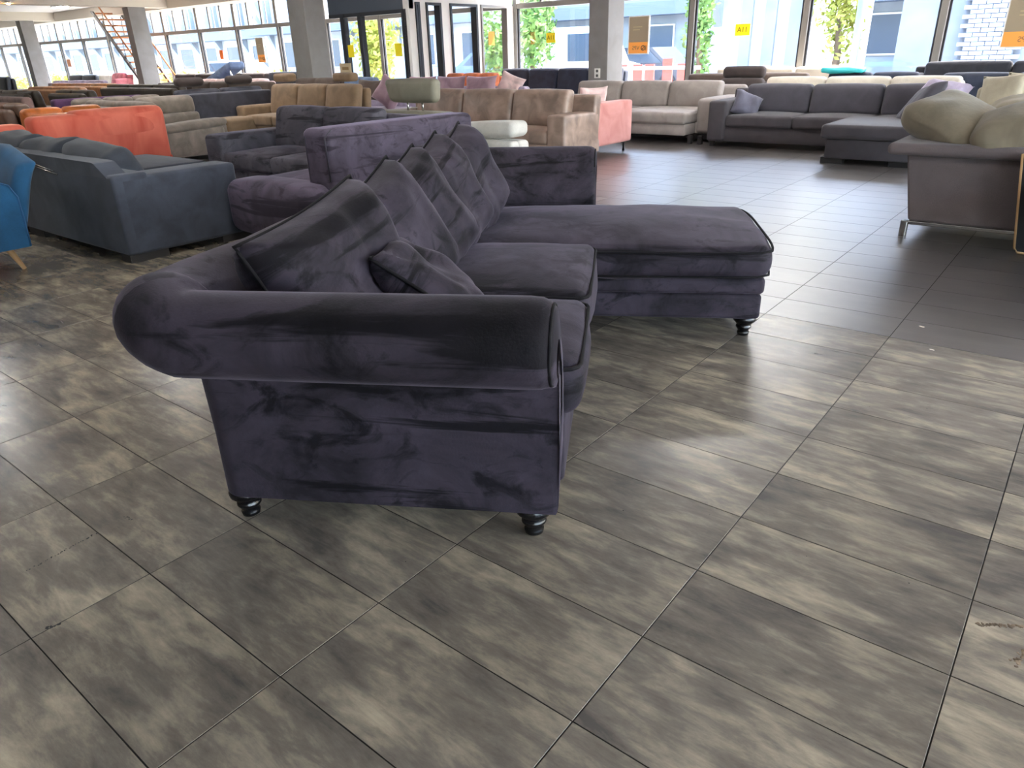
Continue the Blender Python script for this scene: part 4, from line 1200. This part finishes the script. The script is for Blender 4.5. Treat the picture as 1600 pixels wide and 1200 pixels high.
# ---- right back rows ---------------------------------------------------
t = S('espresso fabric chair with a tall folded headrest left of the graphite sofa', -4.05, -3.33, 11.15, 11.9, 'S', DBROWNW, back_h=.80, seat_h=.43, arms='', nseat=1, nback=1, lean=.06, r=.05, name='armchair', cat='armchair')
obj('headrest', sbox(-.34, .34, .06, .24, .80, .98, .06, (.005, .01, .005), 3, 3), DBROWNW, t)
S('cream sofa in a row right behind the graphite sofa', -3.25, -.55, 10.95, 11.85, 'S', CREAM, back_h=.82, seat_h=.43, arms='', nseat=3, nback=3, lean=.08)
S('mocha sofa with a low straight back near the windows, behind the espresso chair', -5.1, -2.95, 12.0, 12.9, 'S', BROWNW, back_h=.84, seat_h=.43, arms='', nseat=2, nback=2, lean=.05)
S('pale sofa standing against the windows on the right', -4.95, -2.75, 13.0, 13.8, 'S', CREAM, back_h=.91, seat_h=.43, arms='', nseat=2, nback=3, lean=.04)
t = S('charcoal sofa standing against the windows with a teal throw on it', -2.65, -1.3, 12.1, 12.95, 'S', NAVY, back_h=.84, seat_h=.43, arms='', nseat=2, nback=2, lean=.05)
o = obj('throw', sbox(-.32, .32, -.12, .12, 0, .07, .03, (0, .01, .02), 3, 5, None, .025, 2.2), TEAL, None, loc=(-2.42, 12.62, .845))
tag(o, 'bright teal folded throw on a sofa back near the right windows', 'throw')
S('black sofa with two tall backs under the rightmost poster', -1.55, 1.0, 12.75, 13.7, 'S', cloth('black_weave', (50, 50, 56)), back_h=.96, seat_h=.43, arms='L', arm_h=.8, arm_w=.16, nseat=2, nback=2, lean=.04)
S('dark navy sofa in front of the black one at the right', -.95, .9, 11.92, 12.7, 'S', NAVY, back_h=.83, seat_h=.43, arms='', nseat=2, nback=2, lean=.04)
S('khaki sofa at the right edge carrying pale cushions', -.20, 2.2, 9.2, 10.5, 'S', KHAKI2, back_h=.74, seat_h=.45, arms='L', arm_w=.2, arm_h=.58, nseat=2, nback=0, lean=.06)
for k, (x, y, z, w) in enumerate(((.12, 9.75, .68, .5), (.34, 9.9, .70, .46), (.55, 10.0, .73, .46))):
    pillow('scatter_cushion', ['pale khaki piped cushion leftmost on the khaki sofa', 'pale khaki cushion second on the khaki sofa', 'pale khaki cushion behind the other two on the khaki sofa'][k],
           (x, y, z), (math.radians(-16), math.radians(-6 + 4 * k), math.radians(-22 + 10 * k)), w, .46, .2, KHAKI2, plain('khaki_piping', (206, 196, 170), .8) if 'khaki_piping' not in MATS else MATS['khaki_piping'], 'khaki cushions on the right', k * 3.0, n=14)

# ---- middle back rows ---------------------------------------------------
S('navy three-cushion sofa left of the socket column', -10.1, -6.95, 12.75, 13.65, 'S', NAVY, back_h=.95, seat_h=.43, arms='', nseat=3, nback=4, lean=.06)
S('orange fabric sofa row in front of the lobby side windows', -10.1, -8.75, 10.9, 11.8, 'S', ORANGE, back_h=.92, seat_h=.43, arms='', nseat=2, nback=3, lean=.06)
t = S('lilac velvet sofa behind the taupe sofa', -9.8, -7.3, 9.75, 10.7, 'S', LAV, back_h=.72, seat_h=.43, arms='', nseat=3, nback=0, lean=.06)
for k, x in enumerate((-9.55, -8.8, -8.05)):
    pillow('scatter_cushion', ['lilac velvet cushion at the left of the row behind the taupe sofa', 'lilac velvet cushion in the middle of the row behind the taupe sofa', 'lilac velvet cushion at the right of the row behind the taupe sofa'][k], (x, 10.15, .70), (math.radians(-16), 0, 0), .74, .46, .2, LILAC, None, 'lilac cushions', k * 2.7, .02, 14)
pillow('scatter_cushion', 'rose cushion beside the lilac ones, left of the light grey sofa', (-7.65, 10.55, .74), (math.radians(-18), math.radians(20), math.radians(10)), .5, .4, .16, PALEPINK, None, 'scatter cushions in the showroom', 9.9, .02, 14)
S('lavender sofa with a big rose cushion behind the sand sofa', -10.7, -8.6, 8.35, 9.3, 'S', LAV, back_h=.70, seat_h=.45, arms='', nseat=2, nback=0, lean=.06)
pillow('scatter_cushion', 'large rose-lilac cushion leaning on the lavender sofa', (-8.82, 8.6, .70), (math.radians(-14), math.radians(34), math.radians(8)), .52, .48, .2, LILAC, None, 'lilac cushions', 11.1, .02, 16)
pillow('scatter_cushion', 'brown cushion behind the large rose-lilac one', (-9.5, 8.8, .74), (math.radians(-16), math.radians(2), 0), .7, .36, .16, BROWNW, None, 'scatter cushions in the showroom', 12.1, .02, 14)
S('blue-grey armless chair below the entrance glass', -11.2, -10.3, 9.2, 9.95, 'S', BLUEG, back_h=.92, seat_h=.43, arms='', nseat=1, nback=1, lean=.05, name='armchair', cat='armchair')
S('dark brown sofa below the brown-sided column', -12.6, -11.3, 8.9, 9.8, 'S', BROWNW, back_h=.92, seat_h=.43, arms='', nseat=2, nback=2, lean=.05)

# ---- far left rows --------------------------------------------------------
S('brown leather sofa with rounded channelled back at the left edge', -13.2, -11.15, 3.4, 4.25, 'N', BROWNL, back_h=.81, seat_h=.43, arms='', nseat=3, nback=4, lean=.06, r=.07)
S('cognac leather sofa peeking above the coral back', -10.3, -9.05, 3.0, 3.95, 'W', ORANGEL, back_h=.815, seat_h=.43, arms='', nseat=2, nback=2, lean=.06, r=.08)
S('mauve fabric sofa at the left edge above the purple one', -16.8, -14.2, 4.75, 5.6, 'N', MAUVE, back_h=.80, seat_h=.43, arms='', nseat=3, nback=0, lean=.03, r=.06)
S('deep purple low sofa stretching behind the brown and cognac leather', -13.95, -12.85, 4.75, 6.3, 'W', PURPLED, back_h=.78, seat_h=.43, arms='', nseat=3, nback=0, lean=.03, r=.05)
S('greige sofa with rounded cushions left of the grey boucle sofa', -12.4, -11.25, 4.5, 5.9, 'W', GREYF, back_h=.81, seat_h=.43, arms='', nseat=2, nback=3, lean=.10, r=.08)
S('dark brown leather sofa at the left edge in the second row', -21.0, -18.2, 6.2, 7.1, 'N', DBROWNL, back_h=.80, seat_h=.43, arms='', nseat=3, nback=3, lean=.05, r=.07)
S('dark brown leather sofa with a stitched seam, right of the one at the edge', -18.0, -16.3, 6.6, 7.5, 'N', DBROWNL, back_h=.80, seat_h=.43, arms='', nseat=2, nback=2, lean=.05, r=.07)
S('dark olive-brown leather sofa with high stitched backs left of the anthracite sofa', -17.6, -14.3, 7.6, 8.5, 'N', DBROWNL, back_h=.87, seat_h=.43, arms='', nseat=3, nback=3, lean=.05, r=.06)
S('brown fabric sofa below the staircase column', -16.4, -13.2, 8.7, 9.6, 'S', BROWNW, back_h=.86, seat_h=.43, arms='', nseat=3, nback=4, lean=.05, r=.06)
S('tan leather sofa beyond the dark brown leather ones', -22.6, -19.3, 7.7, 8.6, 'N', TANL, back_h=.80, seat_h=.43, arms='', nseat=3, nback=2, lean=.04, r=.06)
S('second tan leather sofa behind the first', -24.6, -20.6, 9.1, 10.0, 'N', TANL, back_h=.82, seat_h=.43, arms='', nseat=3, nback=3, lean=.04, r=.06)
S('black leather sofa left of the leftmost column', -39.5, -33.6, 10.6, 11.5, 'S', BLACKL, back_h=.98, seat_h=.43, arms='', nseat=4, nback=5, lean=.05, r=.08)
S('cream armchair at the left edge in front of black leather', -33.3, -31.9, 9.6, 10.5, 'N', CREAM, back_h=.84, seat_h=.43, arms='', nseat=1, nback=0, lean=.05, r=.1, name='armchair', cat='armchair')
S('black leather sofa right of the leftmost column', -33.0, -30.6, 12.7, 13.6, 'S', BLACKL, back_h=.96, seat_h=.43, arms='', nseat=2, nback=2, lean=.05, r=.08)
S('off-white sofa in a row below the left windows', -30.4, -27.6, 12.75, 13.65, 'S', WHITEC, back_h=.95, seat_h=.43, arms='', nseat=3, nback=3, lean=.05, r=.06)
S('lavender sofa in front of the off-white one on the left', -29.4, -25.4, 11.0, 11.9, 'N', LAV, back_h=.83, seat_h=.43, arms='', nseat=3, nback=3, lean=.05, r=.06)
t = S('pink armchair with a raised back beside the staircase', -27.2, -26.2, 11.95, 12.65, 'S', cloth('dusty_pink', (196, 116, 122)), back_h=1.02, seat_h=.43, arms='R', arm_h=.85, nseat=1, nback=1, lean=.25, r=.06, name='armchair', cat='armchair')
S('pale rose sofa between the staircase and the anthracite headrests', -18.9, -15.9, 10.4, 11.3, 'S', PALEPINK, back_h=.86, seat_h=.43, arms='', nseat=3, nback=4, lean=.05, r=.06)
S('long dark grey sofa below the left windows', -24.2, -17.6, 12.4, 13.3, 'S', DBROWNW, back_h=.95, seat_h=.43, arms='L', arm_h=.7, nseat=4, nback=5, lean=.05, r=.06)
t = S('blue-grey relax chair with its back tilted up below the windows', -19.4, -18.4, 11.4, 12.2, 'S', BLUEG, back_h=.6, seat_h=.43, arms='', nseat=1, nback=0, lean=.0, r=.06, name='armchair', cat='armchair')
obj('tilted_pad', sbox(-.85, .55, -.25, .25, -.10, .10, .07, (0, 0, .02), 3, 4, lambda x, y, z: (x, y, z + 1.02 + .32 * x)), BLUEG, t)
obj('tilt_strut', tube([(.42, -.2, .6), (.5, -.2, 1.1)], .012), M_CHROME, t)
obj('tilt_strut', tube([(.62, -.2, .6), (.5, -.2, 1.1)], .012), M_CHROME, t)
S('black leather recliner right of the tilted blue chair', -17.5, -15.6, 11.6, 12.5, 'S', BLACKL, back_h=.98, seat_h=.43, arms='R', arm_h=.72, nseat=1, nback=1, lean=.1, r=.08, name='recliner', cat='recliner')
